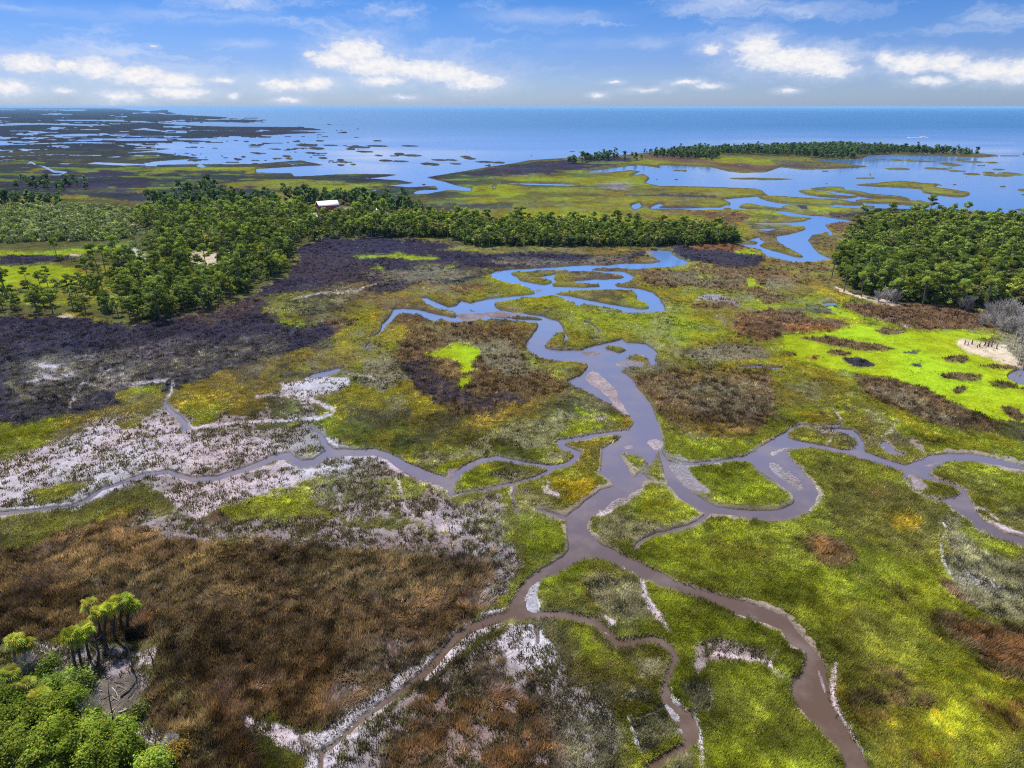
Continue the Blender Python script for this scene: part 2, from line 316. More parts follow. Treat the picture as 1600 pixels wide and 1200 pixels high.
 ('W', Q('1376,694 1385,692 1400,705 1416,712 1412,714 1395,711 1380,703')), ('W', QL('1425,694,1 1438,702,3 1442,708,1')),
 ('W', QL('987,862,3 996,850,4 1010,840,4 1040,832,4 1075,823,4 1095,812,5 1108,801,6')),
 ('W', QL('825,962,9 845,962,11 870,960,12 900,965,12 930,972,13 950,990,13 965,1008,14 985,1006,13 1010,1000,12 1032,1005,12 1050,1018,12 1054,1032,12 1046,1048,12 1040,1065,14 1038,1085,16 1045,1105,20 1060,1118,30 1077,1132,24 1080,1150,26 1075,1165,18 1050,1180,18 1025,1195,16 1000,1215,20 980,1260,26')),
 ('W', QL('1070,1118,12 1085,1114,6 1103,1109,4 1110,1100,3 1108,1090,2')),('W', QL('985,1124,1 1000,1120,3 1020,1112,2 1032,1105,3')),
 ('W', QL('843,966,8 838,978,7 840,990,4 841,1005,2')),
 ('W', QL('1490,796,2 1500,800,3 1502,806,1')),
 ('W', QL('818,950,20 805,957,17 790,963,15 760,972,14 738,980,14 715,996,13 700,1010,12 687,1028,11 675,1042,12 660,1058,12 640,1072,10 625,1084,9 600,1100,8 583,1110,7 565,1125,7 548,1142,6 525,1160,5 505,1175,6 500,1183,6 500,1260,5')),
 ('W', QL('503,1179,4 490,1175,3 470,1158,3')),
]
# small dark shoals and reed bars far out in the open water: (x, y, half length, half height)
SHOALS = Q('''480,227 14,1.4 495,232 10,1.3 486,239 8,.8 448,244 6,1 452,248 5,.8 505,247 6,.9 516,227 10,.5 548,233 6,1 560,230 16,1 590,228 14,.7 640,228 12,.6 570,237 12,.8 624,241 7,1.5 645,243 12,1.1 592,243 6,.7 603,251 9,1 625,252 12,.7 668,256 9,1.3 678,257 7,1.3 688,250 12,.6 705,250 8,.7 727,245 7,1 735,248 8,.8 712,256 8,.7 757,253 12,.8 780,254 8,.9 532,250 5,1 533,258 5,.8 552,257 4,.8 500,220 6,.6 538,207 4,.8 415,224 6,.5 463,221 5,.6 430,233 10,.4 385,221 4,.5 590,220 7,.5 372,249 5,1 380,245 3,.8
 1069,267 4,1 1400,250 9,.7 1419,250 4,1 1440,252 22,.7 1480,256 10,1.3 1490,258 10,1.3 1455,263 9,1 1470,264 10,.7 1491,267 9,.7 1405,264 14,1.2 1390,264 6,.7 1520,253 16,.7 1550,254 9,.6 1518,272 12,.9 1545,270 8,1 1560,274 20,1.2 1575,271 14,1 1590,273 8,.8 1360,273 1,1 1597,297 6,1.2 1597,328 9,1.2 1509,319 2,.8 1500,250 5,.6 1560,265 9,.6 1375,249 9,.4''')
ROUGH_AMP = 1.0
def water_field(px, py, wx, wy, detail=True):
    n1 = fbm(wx*.35, wy*.35, 3, 3)-.5; n2 = fbm(wx*.35+40, wy*.35, 9, 3)-.5
    amp = 1.0+5.0*np.clip((py-300)/900, 0, 1)
    qx = px + n1*amp*1.6; qy = py + n2*amp
    d = np.full(px.shape, -30.0)
    for kind, P in WATER:
        s = sd_line(qx, qy, P) if len(P[0]) == 3 else sd_poly(qx, qy, smooth(P) if len(P) < 60 else P)
        if kind == 'W': d = np.maximum(d, s)
        else: d = np.minimum(d, -s)
    # the ragged far coast: thin islets and slivers of water, long across the line of sight
    rg = ((px < 560) & (py > 171+np.clip(px-200, 0, 200)*.05) & (py < 262)) | ((py < 330) & (px > 560) & (py > 236))
    if rg.any():
        x, y = px[rg], py[rg]; n = fbm(x*.022+wx[rg]*0, y*.42, 301, 4)
        cut = np.where((x < 300) & (y < 236), .60, np.where(x < 560, .70, .78)); isl = np.where(x < 560, .70, .80)
        dd = d[rg]; dd = np.where((n > cut) & (y < 300), np.maximum(dd, (n-cut)*26), dd)
        n2_ = fbm(x*.03+9, y*.5+4, 331, 4); dd = np.where(n2_ > isl, np.minimum(dd, -(n2_-isl)*26-.3), dd); d[rg] = dd
    for i in range(0, len(SHOALS), 2):
        (cx, cy), (a, b) = SHOALS[i], SHOALS[i+1]
        sel = (abs(px-cx) < a*1.6) & (abs(py-cy) < b*3+1)
        if sel.any():
            k = 1-np.hypot((px[sel]-cx-3*n1[sel])/a, (py[sel]-cy-(px[sel]-cx)*.03-1.2*n2[sel])/(b+.35))
            d[sel] = np.minimum(d[sel], -k*1.6)
    return d

# ---- ground cover: (shape, class, feather, edge noise in survey units, share)
DARK, OLIVE, GREEN, LIME, GOLD, BROWN, RUST, MUD, PALE, SAND, FLOOR, GREY, OYS = range(13)
ALB = {DARK:(.036,.031,.062), OLIVE:(.14,.125,.028), GREEN:(.175,.19,.022), LIME:(.25,.335,.014), GOLD:(.27,.20,.02), BROWN:(.120,.074,.052), RUST:(.185,.088,.034),
       MUD:(.235,.205,.24), PALE:(.40,.355,.415), SAND:(.52,.45,.40), FLOOR:(.085,.085,.035), GREY:(.165,.15,.112), OYS:(.12,.105,.095)}
COVER = [
 (Q('-900,160 330,160 330,300 -900,330'), OLIVE, 6, 6, .8), 
 (Q('-900,160 1700,160 1700,215 400,215 340,228 200,236 -900,236'), DARK, 4, 2, .95),
 (Q('-100,247 180,238 330,246 330,256 200,252 -100,262'), DARK, 2, 3, .5),
 (Q('80,262 300,262 390,268 380,285 240,292 60,292 20,280'), DARK, 2, 5, .9),
 (Q('-100,272 140,284 260,292 160,310 -100,300'), DARK, 2, 4, .8), (Q('140,305 260,300 340,292 420,300 400,312 200,318'), DARK, 2, 4, .85),
 (Q('380,292 500,278 620,276 640,285 600,290 490,298 400,306'), DARK, 2, 4, .9), (Q('230,290 300,284 380,282 350,290 250,296'), DARK, 2, 3, .8),
 (Q('600,296 640,300 640,310 600,322 560,312'), DARK, 2, 3, .8), (Q('640,322 700,318 800,318 800,328 720,332 640,338'), DARK, 3, 5, .7), (Q('720,270 800,258 870,250 960,246 1000,248 940,262 880,272 800,276 740,278'), DARK, 2, 3, .9),
 (Q('960,244 1040,238 1120,254 1190,258 1290,258 1350,260 1290,264 1255,265 1220,261 1195,270 1150,268 1110,259 1030,252'), BROWN, 2, 2, .9), (Q('870,250 960,246 1020,250 960,262 880,270'), DARK, 2, 3, .6),
 (Q('1200,250 1260,250 1310,258 1260,264 1215,260'), DARK, 1, 2, .5),
 (Q('200,268 300,262 400,262 390,268 300,270 220,276'), GREEN, 2, 3, .7), (Q('240,285 320,272 420,276 420,280 300,290 235,296'), LIME, 2, 3, .35), (Q('100,298 180,296 180,300 110,303'), LIME, 2, 2, .3),
 (Q('400,282 470,270 560,284 700,282 800,286 800,310 680,306 560,296 470,300 400,300'), GREEN, 3, 5, .6), (Q('500,298 640,296 640,304 520,304'), LIME, 2, 3, .3),
 (Q('720,280 900,272 1010,285 1020,300 900,330 700,320 660,300'), LIME, 8, 14, .32), (Q('820,260 870,268 880,280 820,280 760,285'), DARK, 3, 5, .4),
 (Q('905,268 960,264 1000,262 960,268 925,270'), LIME, 2, 2, .3),
 (Q('985,244 1010,246 1030,252 1050,256 1020,256 985,254'), LIME, 2, 2, .3),
 (Q('860,300 1000,296 1130,300 1170,310 1130,315 1000,304 960,312'), OLIVE, 3, 6, .6), (Q('955,305 1040,303 1120,305 1118,311 1000,309'), DARK, 2, 3, .75), (Q('1060,330 1160,332 1180,338 1160,350 1110,345'), BROWN, 2, 4, .8),
 (Q('930,290 960,286 985,287 992,293 975,299 945,297'), MUD, 2, 2, .9), (Q('1100,303 1130,302 1120,305'), MUD, 1, 1, .8),
 (Q('1170,330 1220,330 1230,340 1180,345'), GREEN, 2, 3, .6), (Q('1160,372 1180,378 1165,380'), DARK, 1, 2, .7),
 (Q('1340,286 1460,286 1480,294 1440,294'), GREEN, 2, 2, .6), (Q('1230,322 1340,326 1330,334 1280,335'), LIME, 3, 3, .22), (Q('1175,333 1210,333 1225,338 1190,344'), LIME, 3, 3, .25),
 (Q('1240,321 1260,323 1265,328 1250,328'), DARK, 1, 2, .8),
 (Q('1290,333 1360,332 1350,340 1300,343'), DARK, 2, 2, .85), (Q('1365,326 1480,329 1500,333 1440,336 1365,333'), DARK, 2, 2, .9),
 (Q('1290,345 1350,344 1340,352 1320,360 1295,358'), BROWN, 2, 3, .8), (Q('1270,370 1330,366 1320,380 1330,400 1290,402 1270,388'), BROWN, 3, 4, .5),
 (Q('1480,332 1600,338 1700,350 1700,372 1560,350 1480,345'), BROWN, 3, 4, .6), (Q('1510,340 1600,345 1700,360 1700,368 1560,352'), RUST, 3, 3, .4),
 # forest floors
 (Q('-200,318 150,312 225,322 330,312 480,322 640,330 680,340 780,352 1000,362 1130,360 1160,375 1150,384 1000,390 850,389 760,389 735,388 700,374 600,376 500,374 466,386 462,410 446,434 400,457 330,487 240,509 160,502 110,492 -200,498'), FLOOR, 3, 4, 1),
 (Q('1325,372 1340,345 1400,336 1700,345 1700,520 1600,500 1560,488 1440,482 1380,474 1330,458 1306,432 1304,415 1312,390'), FLOOR, 2, 3, 1),
 (Q('1060,236 1180,231 1300,229 1400,232 1500,240 1555,244 1480,244 1400,242 1340,249 1270,249 1180,246 1060,246'), FLOOR, 1, 1, 1),
 (Q('-200,395 60,392 140,388 200,382 180,398 110,402 -200,410'), LIME, 3, 4, .6), (Q('-200,408 60,400 120,402 150,402 80,412 50,422 -200,420'), DARK, 2, 3, .95),
 (Q('-200,424 60,415 110,418 150,430 140,445 60,452 -200,455'), LIME, 3, 5, .75), (Q('110,398 130,400 130,404 108,403'), SAND, 1, 1, .7), (Q('-200,452 100,440 180,455 150,480 -200,480'), GOLD, 8, 8, .35),
 (Q('290,398 320,393 345,398 342,416 325,422 305,418'), SAND, 3, 3, 1), (Q('345,392 380,398 375,404 345,400'), SAND, 2, 3, .6), (Q('193,350 225,346 260,348 240,355 204,362'), SAND, 2, 4, .8), (Q('200,385 230,400 250,440 240,440 220,410 195,392'), SAND, 2, 4, .6),
 (Q('80,495 110,493 128,507 118,508 100,502'), SAND, 2, 2, .6), (Q('575,332 640,340 650,350 600,348 565,340'), SAND, 2, 4, .8), (Q('730,350 760,345 780,352 740,357'), SAND, 2, 3, .5), (Q('484,330 500,332 500,337 486,336'), SAND, 1, 1, .8), (Q('486,346 505,344 508,350 490,351'), SAND, 1, 1, .8), (Q('535,326 548,326 548,330 538,330'), SAND, 1, 1, .8),
 (Q('110,420 260,400 300,440 280,480 150,485 100,460'), GOLD, 10, 12, .5), (Q('0,452 110,440 240,450 250,490 120,488 0,480'), LIME, 10, 12, .4), (Q('240,370 380,360 420,400 330,440 250,430'), GOLD, 12, 14, .35), (Q('150,420 240,400 330,420 330,470 200,490 140,470'), LIME, 10, 14, .35),
 # burnt-looking black rush in the left middle
 (Q('-300,495 110,500 180,508 250,515 330,488 400,460 450,432 466,412 466,386 500,374 560,371 640,376 740,388 800,392 900,393 1010,395 1010,402 985,412 900,413 800,420 765,428 745,440 700,450 640,452 590,462 560,480 530,520 480,545 440,560 330,590 230,622 130,645 60,660 -300,680'), DARK, 5, 8, 1),
 (Q('-300,500 200,512 420,470 480,400 560,380 640,390 560,440 440,500 300,560 100,590 -300,600'), DARK, 10, 10, 1),
 (Q('680,392 740,382 800,386 900,392 1000,396 960,401 880,398 780,398 720,396'), GREEN, 2, 4, .8), (Q('545,402 565,398 600,400 625,395 640,400 685,402 685,407 640,409 600,405 560,407'), LIME, 1.5, 3, .6), (Q('576,421 592,415 603,422 603,427 590,423'), LIME, 1, 2, .5), (Q('685,424 700,416 715,416 710,420 695,425'), LIME, 1, 2, .5),
 (Q('640,410 700,420 800,418 760,430 720,440 660,430'), OLIVE, 6, 12, .5), (Q('650,442 720,450 760,440 800,448 790,465 760,467 720,470 690,460 640,455'), OLIVE, 4, 8, .9), (Q('690,450 740,446 760,454 720,462'), BROWN, 4, 6, .7),
 (Q('420,482 440,472 480,465 510,468 520,485 490,495 450,492'), LIME, 5, 8, .5), (Q('425,505 450,500 480,502 482,515 465,517 440,512'), LIME, 4, 6, .55), (Q('425,460 560,440 640,465 600,500 530,520 440,515 410,490'), OLIVE, 10, 14, .55), (Q('430,475 500,460 540,475 500,510'), DARK, 8, 14, .5), 
 (Q('500,502 560,498 570,515 520,530'), BROWN, 6, 8, .6),
 # middle reach between wood and river
 (Q('575,462 640,458 655,468 640,480 600,482 560,475'), MUD, 5, 8, .35), (Q('600,490 660,490 700,502 720,520 660,545 600,550 590,520'), GREEN, 6, 8, .8), (Q('620,495 645,490 670,505 660,525 620,530'), GOLD, 6, 8, .8), (Q('580,488 608,490 600,502 580,506'), GOLD, 4, 4, .8),
 (Q('640,510 700,500 760,508 830,520 820,545 840,565 900,585 880,620 840,640 760,660 700,655 620,620 600,570 620,545'), BROWN, 8, 12, .8), (Q('630,565 680,560 700,600 760,620 800,600 830,640 760,650 680,640 620,600'), DARK, 10, 12, .6),
 (Q('640,545 700,530 780,535 800,550 860,575 800,590 740,570 700,545'), GREY, 8, 14, .6),
 (Q('664,555 685,548 700,544 705,539 730,540 750,548 745,560 735,568 740,580 728,585 715,583 722,575 712,565 690,563'), LIME, 1.5, 3, 1), (Q('712,600 718,592 735,590 737,595 728,605 720,613'), LIME, 1.5, 2, .9),
 (Q('805,545 820,548 850,572 905,572 910,582 890,598 870,600 850,580 820,570'), LIME, 4, 6, .45), (Q('560,610 620,600 650,640 700,660 760,650 840,630 900,610 920,620 860,640 780,670 700,690 640,700 580,670'), GOLD, 8, 12, .65),
 (Q('740,520 800,510 840,508 835,520 800,530'), RUST, 5, 6, .5), (Q('810,540 830,535 830,550'), LIME, 2, 2, .5),
 (Q('640,690 740,670 800,660 870,640 950,640 985,660 970,674 900,680 868,690 862,705 895,712 880,725 800,720 760,712 700,735 660,725'), GREEN, 4, 8, .9), (Q('640,705 720,700 800,665 880,640 930,645 900,660 860,680 860,700 800,700 740,715 680,735 650,720'), GREY, 6, 14, .65),
 (Q('892,618 915,616 940,630 955,645 930,655 900,652 892,640'), LIME, 4, 3, .4), (Q('940,650 952,646 945,658 920,660'), PALE, 1.5, 3, .6), (Q('762,688 800,690 800,712 775,712'), GREEN, 3, 4, 1), (Q('870,705 892,706 888,722 850,724 850,712'), GREY, 3, 4, .6),
 (Q('960,665 985,650 990,662 975,670'), RUST, 2, 2, .5),
 # right of the main river
 (Q('1040,384 1090,382 1130,378 1180,388 1195,400 1190,418 1150,425 1100,418 1060,402'), DARK, 4, 6, .9), (Q('1060,382 1130,380 1190,392 1195,400 1150,396 1090,392'), RUST, 2, 3, .6), (Q('1145,393 1170,388 1188,393 1192,402 1165,400 1145,397'), LIME, 2, 2, .55),
 (Q('1000,418 1100,418 1200,420 1300,440 1290,470 1200,480 1100,470 1030,460 990,440'), BROWN, 8, 12, .75), (Q('1050,420 1180,425 1210,450 1120,455 1030,440'), GREY, 8, 12, .5), (Q('1080,432 1100,428 1125,435 1100,440'), LIME, 3, 4, .5), (Q('1060,416 1080,414 1075,420 1055,422'), LIME, 2, 2, .5),
 (Q('1168,438 1180,436 1185,445 1200,452 1200,456 1180,452 1165,452'), LIME, 2, 3, .7), (Q('1200,420 1240,416 1256,422 1250,428 1215,424'), LIME, 2, 2, .5), (Q('1200,402 1290,412 1300,430 1260,432 1200,425'), BROWN, 4, 6, .6), (Q('1200,432 1248,436 1240,460 1200,460'), GREY, 3, 5, .8), (Q('1200,428 1250,435 1250,445 1205,435'), RUST, 3, 4, .5),
 (Q('1200,455 1290,440 1310,470 1400,500 1340,505 1290,500 1240,470'), GREEN, 6, 8, .8), (Q('1250,440 1290,440 1360,475 1390,480 1360,484 1300,475'), GOLD, 5, 6, .6),
 (Q('1300,448 1340,462 1400,474 1440,482 1560,490 1540,495 1440,486 1380,480 1340,468 1310,458'), SAND, 1.2, 2, .7),
 (Q('1020,455 1090,450 1180,460 1200,480 1150,490 1040,485'), OLIVE, 5, 8, .8), (Q('1080,475 1100,465 1125,464 1135,470 1155,475 1155,482 1140,484 1130,478 1100,474'), MUD, 2, 5, .9), (Q('1075,478 1140,474 1160,485 1120,488 1085,485'), BROWN, 3, 4, .7),
 (Q('960,500 1040,490 1140,490 1180,500 1200,540 1180,560 1060,560 1030,550 1010,536 980,528'), OLIVE, 6, 8, 1), (Q('980,505 1060,495 1150,500 1180,520 1100,545 1040,540 990,520'), GREEN, 10, 12, .6),
 (Q('1150,490 1200,480 1250,490 1300,510 1330,515 1250,520 1200,540 1150,530'), BROWN, 8, 10, .85), (Q('1130,510 1200,500 1240,510 1190,530 1140,520'), RUST, 6, 8, .5), (Q('1070,552 1130,540 1190,545 1210,560 1150,570 1080,562'), GREY, 4, 6, .9),
 (Q('990,588 1040,575 1130,575 1200,580 1260,600 1250,630 1200,660 1180,690 1120,690 1040,670 1010,620'), BROWN, 8, 12, .9), (Q('1010,600 1100,585 1190,600 1230,630 1160,665 1080,650 1030,620'), GREY, 10, 14, .45), (Q('1040,580 1120,570 1200,585 1180,600 1100,595'), GOLD, 6, 10, .4), (Q('1010,570 1120,568 1200,575 1180,590 1060,580 1000,590'), OLIVE, 6, 8, .6),
 (Q('1000,625 1060,680 1140,690 1200,670 1195,690 1150,712 1060,722 1030,700 1025,670'), GREEN, 8, 8, .9), (Q('1040,640 1100,665 1180,670 1160,690 1080,690'), GOLD, 8, 10, .5), (Q('1200,575 1330,580 1340,600 1300,640 1240,650 1200,640'), OLIVE, 8, 10, .8), (Q('1240,590 1320,592 1330,610 1260,620'), RUST, 8, 10, .35),
 (Q('1200,640 1300,630 1420,660 1500,680 1610,690 1610,725 1500,705 1430,712 1380,690 1340,670 1240,660'), GREEN, 6, 8, .95), (Q('1220,640 1290,640 1310,655 1250,665'), GOLD, 6, 8, .5),
 (Q('1340,590 1440,588 1500,620 1560,660 1580,670 1540,680 1480,675 1420,650 1360,625'), BROWN, 4, 8, .9), (Q('1350,600 1420,605 1480,640 1540,670 1480,670 1420,645 1370,620'), GREY, 6, 8, .5), (Q('1330,475 1400,478 1500,482 1600,500 1590,520 1540,518 1500,520 1440,518 1400,512 1350,500 1320,482'), BROWN, 2, 4, .95), (Q('1340,478 1500,484 1560,500 1500,515 1420,510 1350,495'), RUST, 6, 8, .22),
 (Q('1200,480 1240,495 1320,505 1330,515 1290,522 1220,530 1160,520'), BROWN, 3, 6, .9), (Q('1220,508 1300,512 1325,518 1290,524 1230,520'), RUST, 3, 5, .7),
 (Q('1222,526 1300,520 1340,510 1400,518 1450,520 1500,518 1560,530 1620,560 1700,600 1700,680 1600,665 1545,655 1500,635 1440,608 1380,590 1300,580 1240,565 1225,545'), LIME, 2, 3, 1), (Q('1300,478 1330,488 1340,505 1310,500 1290,482'), LIME, 3, 4, .6),
 (Q('1500,560 1700,600 1700,680 1560,650'), LIME, 6, 6, .5), (Q('1245,530 1290,528 1340,534 1380,542 1400,548 1380,553 1340,550 1290,540 1255,535'), BROWN, 1.5, 4, .9), (Q('1285,552 1310,548 1330,555 1315,560 1295,557'), BROWN, 1.5, 3, .9), (Q('1312,563 1335,560 1368,570 1355,576 1330,576'), DARK, 1.5, 3, .95), (Q('1365,518 1390,514 1420,520 1400,526 1372,524'), BROWN, 1.5, 3, .85), (Q('1225,553 1240,552 1243,558 1228,560'), BROWN, 1.5, 3, .9), (Q('1255,560 1275,556 1290,562 1270,568'), RUST, 2, 3, .6),
 (Q('1468,560 1500,556 1516,564 1500,572 1475,568'), BROWN, 1.5, 4, .8), (Q('1465,586 1490,582 1530,590 1535,598 1505,597 1480,593'), BROWN, 1.5, 4, .8), (Q('1410,552 1435,550 1432,556 1412,556'), DARK, 1, 3, .8), (Q('1422,570 1440,568 1440,574 1425,574'), DARK, 1, 3, .7), (Q('1520,573 1550,570 1600,576 1590,582 1540,577'), BROWN, 1.5, 4, .8), (Q('1484,608 1505,604 1512,612 1495,618'), BROWN, 1.5, 3, .8),
 (Q('1560,636 1590,640 1598,652 1592,662 1575,655'), BROWN, 1.5, 3, .9), (Q('1540,596 1580,600 1610,612 1560,610'), BROWN, 1.5, 4, .6),
 (Q('1488,538 1500,533 1540,538 1600,532 1700,540 1700,600 1590,582 1545,560 1510,555 1490,545'), SAND, 3, 6, .75), (Q('1520,530 1600,530 1600,540 1540,545'), BROWN, 3, 5, .6),
 (Q('1540,500 1620,500 1620,600 1590,575 1570,545'), GREY, 5, 6, .7),
 # right foreground
 (Q('1230,705 1300,712 1400,745 1480,800 1500,860 1610,900 1700,960 1700,1300 1330,1300 1300,1050 1230,955 1150,930 1020,885 985,868 1010,842 1100,815 1230,815 1285,780'), GREEN, 3, 4, 1),
 (Q('1240,712 1350,740 1460,790 1500,850 1470,900 1400,870 1330,850 1290,820 1280,760'), OLIVE, 12, 14, .6), (Q('1300,770 1400,760 1480,820 1440,870 1340,830'), GREY, 14, 14, .35), (Q('1385,805 1410,798 1440,815 1430,832 1390,828'), GOLD, 8, 8, .7), (Q('1225,845 1270,833 1330,850 1345,870 1320,895 1270,890 1230,870'), BROWN, 10, 12, .8), (Q('1250,845 1300,845 1320,870 1280,880'), RUST, 8, 8, .5), (Q('1340,760 1390,765 1390,785 1350,785'), RUST, 8, 8, .35),
 (Q('1470,810 1500,800 1560,830 1610,860 1700,900 1700,1010 1610,985 1540,970 1500,935 1480,880'), GREY, 6, 10, .8), (Q('1480,890 1530,890 1570,920 1560,935 1510,920'), MUD, 8, 12, .5), (Q('1555,790 1610,800 1610,835 1570,820'), MUD, 6, 10, .4), (Q('1455,720 1520,722 1610,745 1610,800 1560,780 1500,760'), GREEN, 4, 6, .9), (Q('1480,735 1560,750 1560,780 1500,765'), GREY, 8, 10, .4), (Q('1490,800 1510,805 1530,835 1610,862 1580,880 1530,860 1495,830'), GREEN, 5, 6, .7),
 (Q('1230,950 1300,930 1440,900 1560,980 1610,1000 1610,1210 1360,1210 1300,1060'), GOLD, 40, 30, .35), (Q('1250,900 1340,900 1450,940 1500,960 1440,960 1330,940'), LIME, 12, 14, .35),(Q('1400,985 1500,960 1550,1050 1540,1100 1440,1060 1380,1000'), LIME, 20, 20, .15),
 (Q('1440,965 1480,960 1540,975 1610,985 1700,1000 1700,1090 1610,1080 1550,1060 1500,1010 1455,985'), BROWN, 10, 14, .7), (Q('1460,970 1540,985 1610,1000 1610,1060 1550,1040 1500,1000'), RUST, 10, 16, .7), (Q('1300,905 1350,900 1430,920 1440,960 1410,955 1370,925'), BROWN, 10, 14, .45),
 (Q('1465,905 1480,905 1520,940 1520,950 1490,935'), BROWN, 4, 6, .8), (Q('1320,1035 1360,1030 1420,1070 1475,1090 1470,1112 1420,1110 1330,1110'), BROWN, 12, 16, .5), (Q('1320,1090 1400,1110 1480,1170 1480,1210 1400,1210 1350,1150'), RUST, 16, 16, .4), (Q('1500,1100 1610,1080 1700,1100 1700,1160 1560,1150'), RUST, 14, 16, .45), (Q('1560,1140 1700,1120 1700,1300 1540,1300'), GREY, 20, 16, .4),
 (Q('1300,1030 1318,1040 1325,1100 1345,1150 1320,1120 1305,1080'), GOLD, 6, 6, .5),
 (Q('985,862 1020,845 1100,815 1200,818 1300,890 1200,930 1100,905'), GREEN, 10, 10, .7), (Q('1100,830 1200,850 1220,900 1120,880'), OLIVE, 14, 14, .5), (Q('1000,868 1040,880 1080,905 1030,895 990,872'), LIME, 8, 8, .35),
 # centre islands
 (Q('917,825 945,800 1000,765 1040,760 1095,800 1075,822 1010,840 985,860 940,848'), GREEN, 3, 3, 1), (Q('917,820 960,800 990,810 1030,815 1050,825 1000,845 940,845'), GREY, 6, 8, .7), (Q('1005,765 1045,765 1070,795 1040,815 990,805'), GOLD, 8, 8, .4),
 (Q('805,770 850,755 930,750 938,765 885,808 810,800'), OLIVE, 3, 6, 1), (Q('860,748 925,745 935,765 900,790 880,785'), GOLD, 5, 6, .7), (Q('805,770 845,765 870,800 820,800'), GREY, 4, 8, .5), (Q('848,750 855,768 874,775 870,778 850,772'), PALE, 1.5, 2, .9),
 (Q('812,806 850,806 880,815 889,860 850,880 820,860'), GREEN, 4, 4, 1), (Q('820,815 870,815 880,850 840,860'), LIME, 12, 6, .25),
 (Q('888,700 975,680 940,700 935,738 900,735'), OLIVE, 2, 4, .9), (Q('1075,730 1165,722 1240,780 1180,798 1100,785'), GREEN, 2, 3, 1), (Q('1110,750 1200,752 1210,780 1140,785'), LIME, 12, 8, .25),
 (Q('968,711 998,712 1012,725 992,745'), LIME, 3, 3, .35), (Q('1235,683 1338,690 1320,703'), LIME, 3, 3, .3), (Q('1270,667 1315,668 1310,682 1285,680'), MUD, 3, 4, .8),
 (Q('716,745 760,725 800,732 800,748 740,763 712,765'), GREEN, 3, 4, .95), (Q('760,740 800,735 840,745 800,758'), GREY, 3, 6, .8), (Q('670,735 700,722 760,712 720,728 695,750'), GREEN, 3, 4, .9), (Q('725,718 750,716 735,728'), GREEN, 3, 3, .9),
 # bottom centre
 (Q('835,905 920,872 1000,910 1150,965 1200,980 1235,1010 1235,1100 1320,1210 1330,1300 980,1300 1080,1140 1040,1060 1010,1010 960,1005 900,965 840,955'), GREEN, 4, 6, 1), (Q('860,915 910,900 940,940 900,955 850,945'), LIME, 8, 10, .35), (Q('905,905 950,900 1010,915 1020,970 960,975 920,950'), GREY, 8, 10, .85), (Q('950,965 1000,965 1020,995 960,998'), LIME, 8, 6, .25), (Q('1010,915 1060,930 1200,985 1225,1010 1180,1010 1080,1000 1040,985'), LIME, 14, 10, .22),
 (Q('1090,1010 1130,1000 1195,1020 1200,1045 1170,1035 1110,1035 1090,1060 1080,1040'), MUD, 5, 8, .75), (Q('1060,1070 1110,1060 1110,1110 1080,1110'), GREY, 6, 8, .9), (Q('1100,1095 1150,1060 1230,1090 1280,1150 1200,1180 1120,1150'), OLIVE, 20, 16, .4),
 (Q('855,968 920,970 960,1010 1010,1005 1045,1015 1048,1040 1035,1070 1035,1100 960,1115 900,1100 880,1040'), OLIVE, 6, 8, 1), (Q('860,970 910,972 950,1015 940,1045 890,1020'), GREEN, 8, 8, .9), (Q('945,1020 1000,1010 1000,1060 960,1065'), LIME, 8, 8, .3), (Q('990,1030 1045,1030 1035,1060 1000,1065'), GREY, 6, 8, .8), (Q('890,1060 960,1065 1030,1075 1030,1100 960,1115 900,1110'), GREY, 10, 12, .55),
 (Q('985,1130 1030,1110 1065,1150 1010,1185 990,1160'), GREY, 4, 6, .7), (Q('1040,1195 1080,1175 1085,1210 1040,1210'), GREY, 4, 4, .8),
 (Q('1210,1020 1240,1020 1248,1040 1225,1055 1212,1045'), GREEN, 3, 3, 1),
 (Q('1000,905 1008,915 1020,945 1032,965 1045,985 1040,985 1020,965 1008,945 1002,925'), PALE, 2, 4, .9),
 # pale salt-mud flats on the left
 (Q('-200,770 60,700 110,680 160,650 230,642 262,625 300,635 400,650 440,620 470,602 500,590 550,595 545,610 500,625 500,665 560,700 620,715 700,775 770,800 765,835 700,830 640,812 560,800 500,798 430,772 350,800 310,825 280,800 230,765 150,790 120,805 -200,830'), MUD, 10, 14, .75),
 (Q('100,690 180,660 260,650 330,680 420,690 460,700 440,712 400,722 350,742 300,742 260,735 200,745 60,745 -60,760 -60,745 60,705'), PALE, 12, 20, .92), (Q('260,775 330,755 400,745 470,735 540,735 500,760 440,775 360,785 310,822 280,805'), PALE, 8, 14, 1), (Q('440,600 500,586 545,592 540,605 500,615 480,632 440,625'), PALE, 5, 8, .9), (Q('610,800 700,795 765,815 750,835 680,830'), PALE, 10, 18, .75), (Q('520,780 570,790 600,810 560,825 520,800'), PALE, 8, 14, .6),
 (Q('-200,690 0,680 60,655 110,648 124,655 110,670 60,678 -200,700'), GREEN, 4, 8, .95), (Q('-200,705 50,688 70,700 30,725 -200,745'), GREEN, 6, 10, .8), (Q('190,615 260,600 268,620 240,632 190,640'), GREEN, 6, 10, .9), (Q('175,660 230,650 225,670 190,678'), GREEN, 5, 8, .7), (Q('270,610 330,590 400,590 400,610 350,620 280,620'), GREEN, 6, 10, .8), (Q('-100,745 60,735 150,745 240,738 160,760 130,780 60,792 -100,800'), PALE, 8, 16, .7), (Q('300,645 340,640 345,660 310,667'), GREEN, 4, 8, .9), (Q('350,632 400,628 400,660 360,650'), OLIVE, 4, 8, .8), (Q('40,770 100,755 145,758 120,775 60,792'), GREEN, 5, 8, .95), (Q('-200,840 60,815 130,800 230,765 232,785 160,815 100,835 20,865 -200,880'), GREEN, 10, 12, .75),
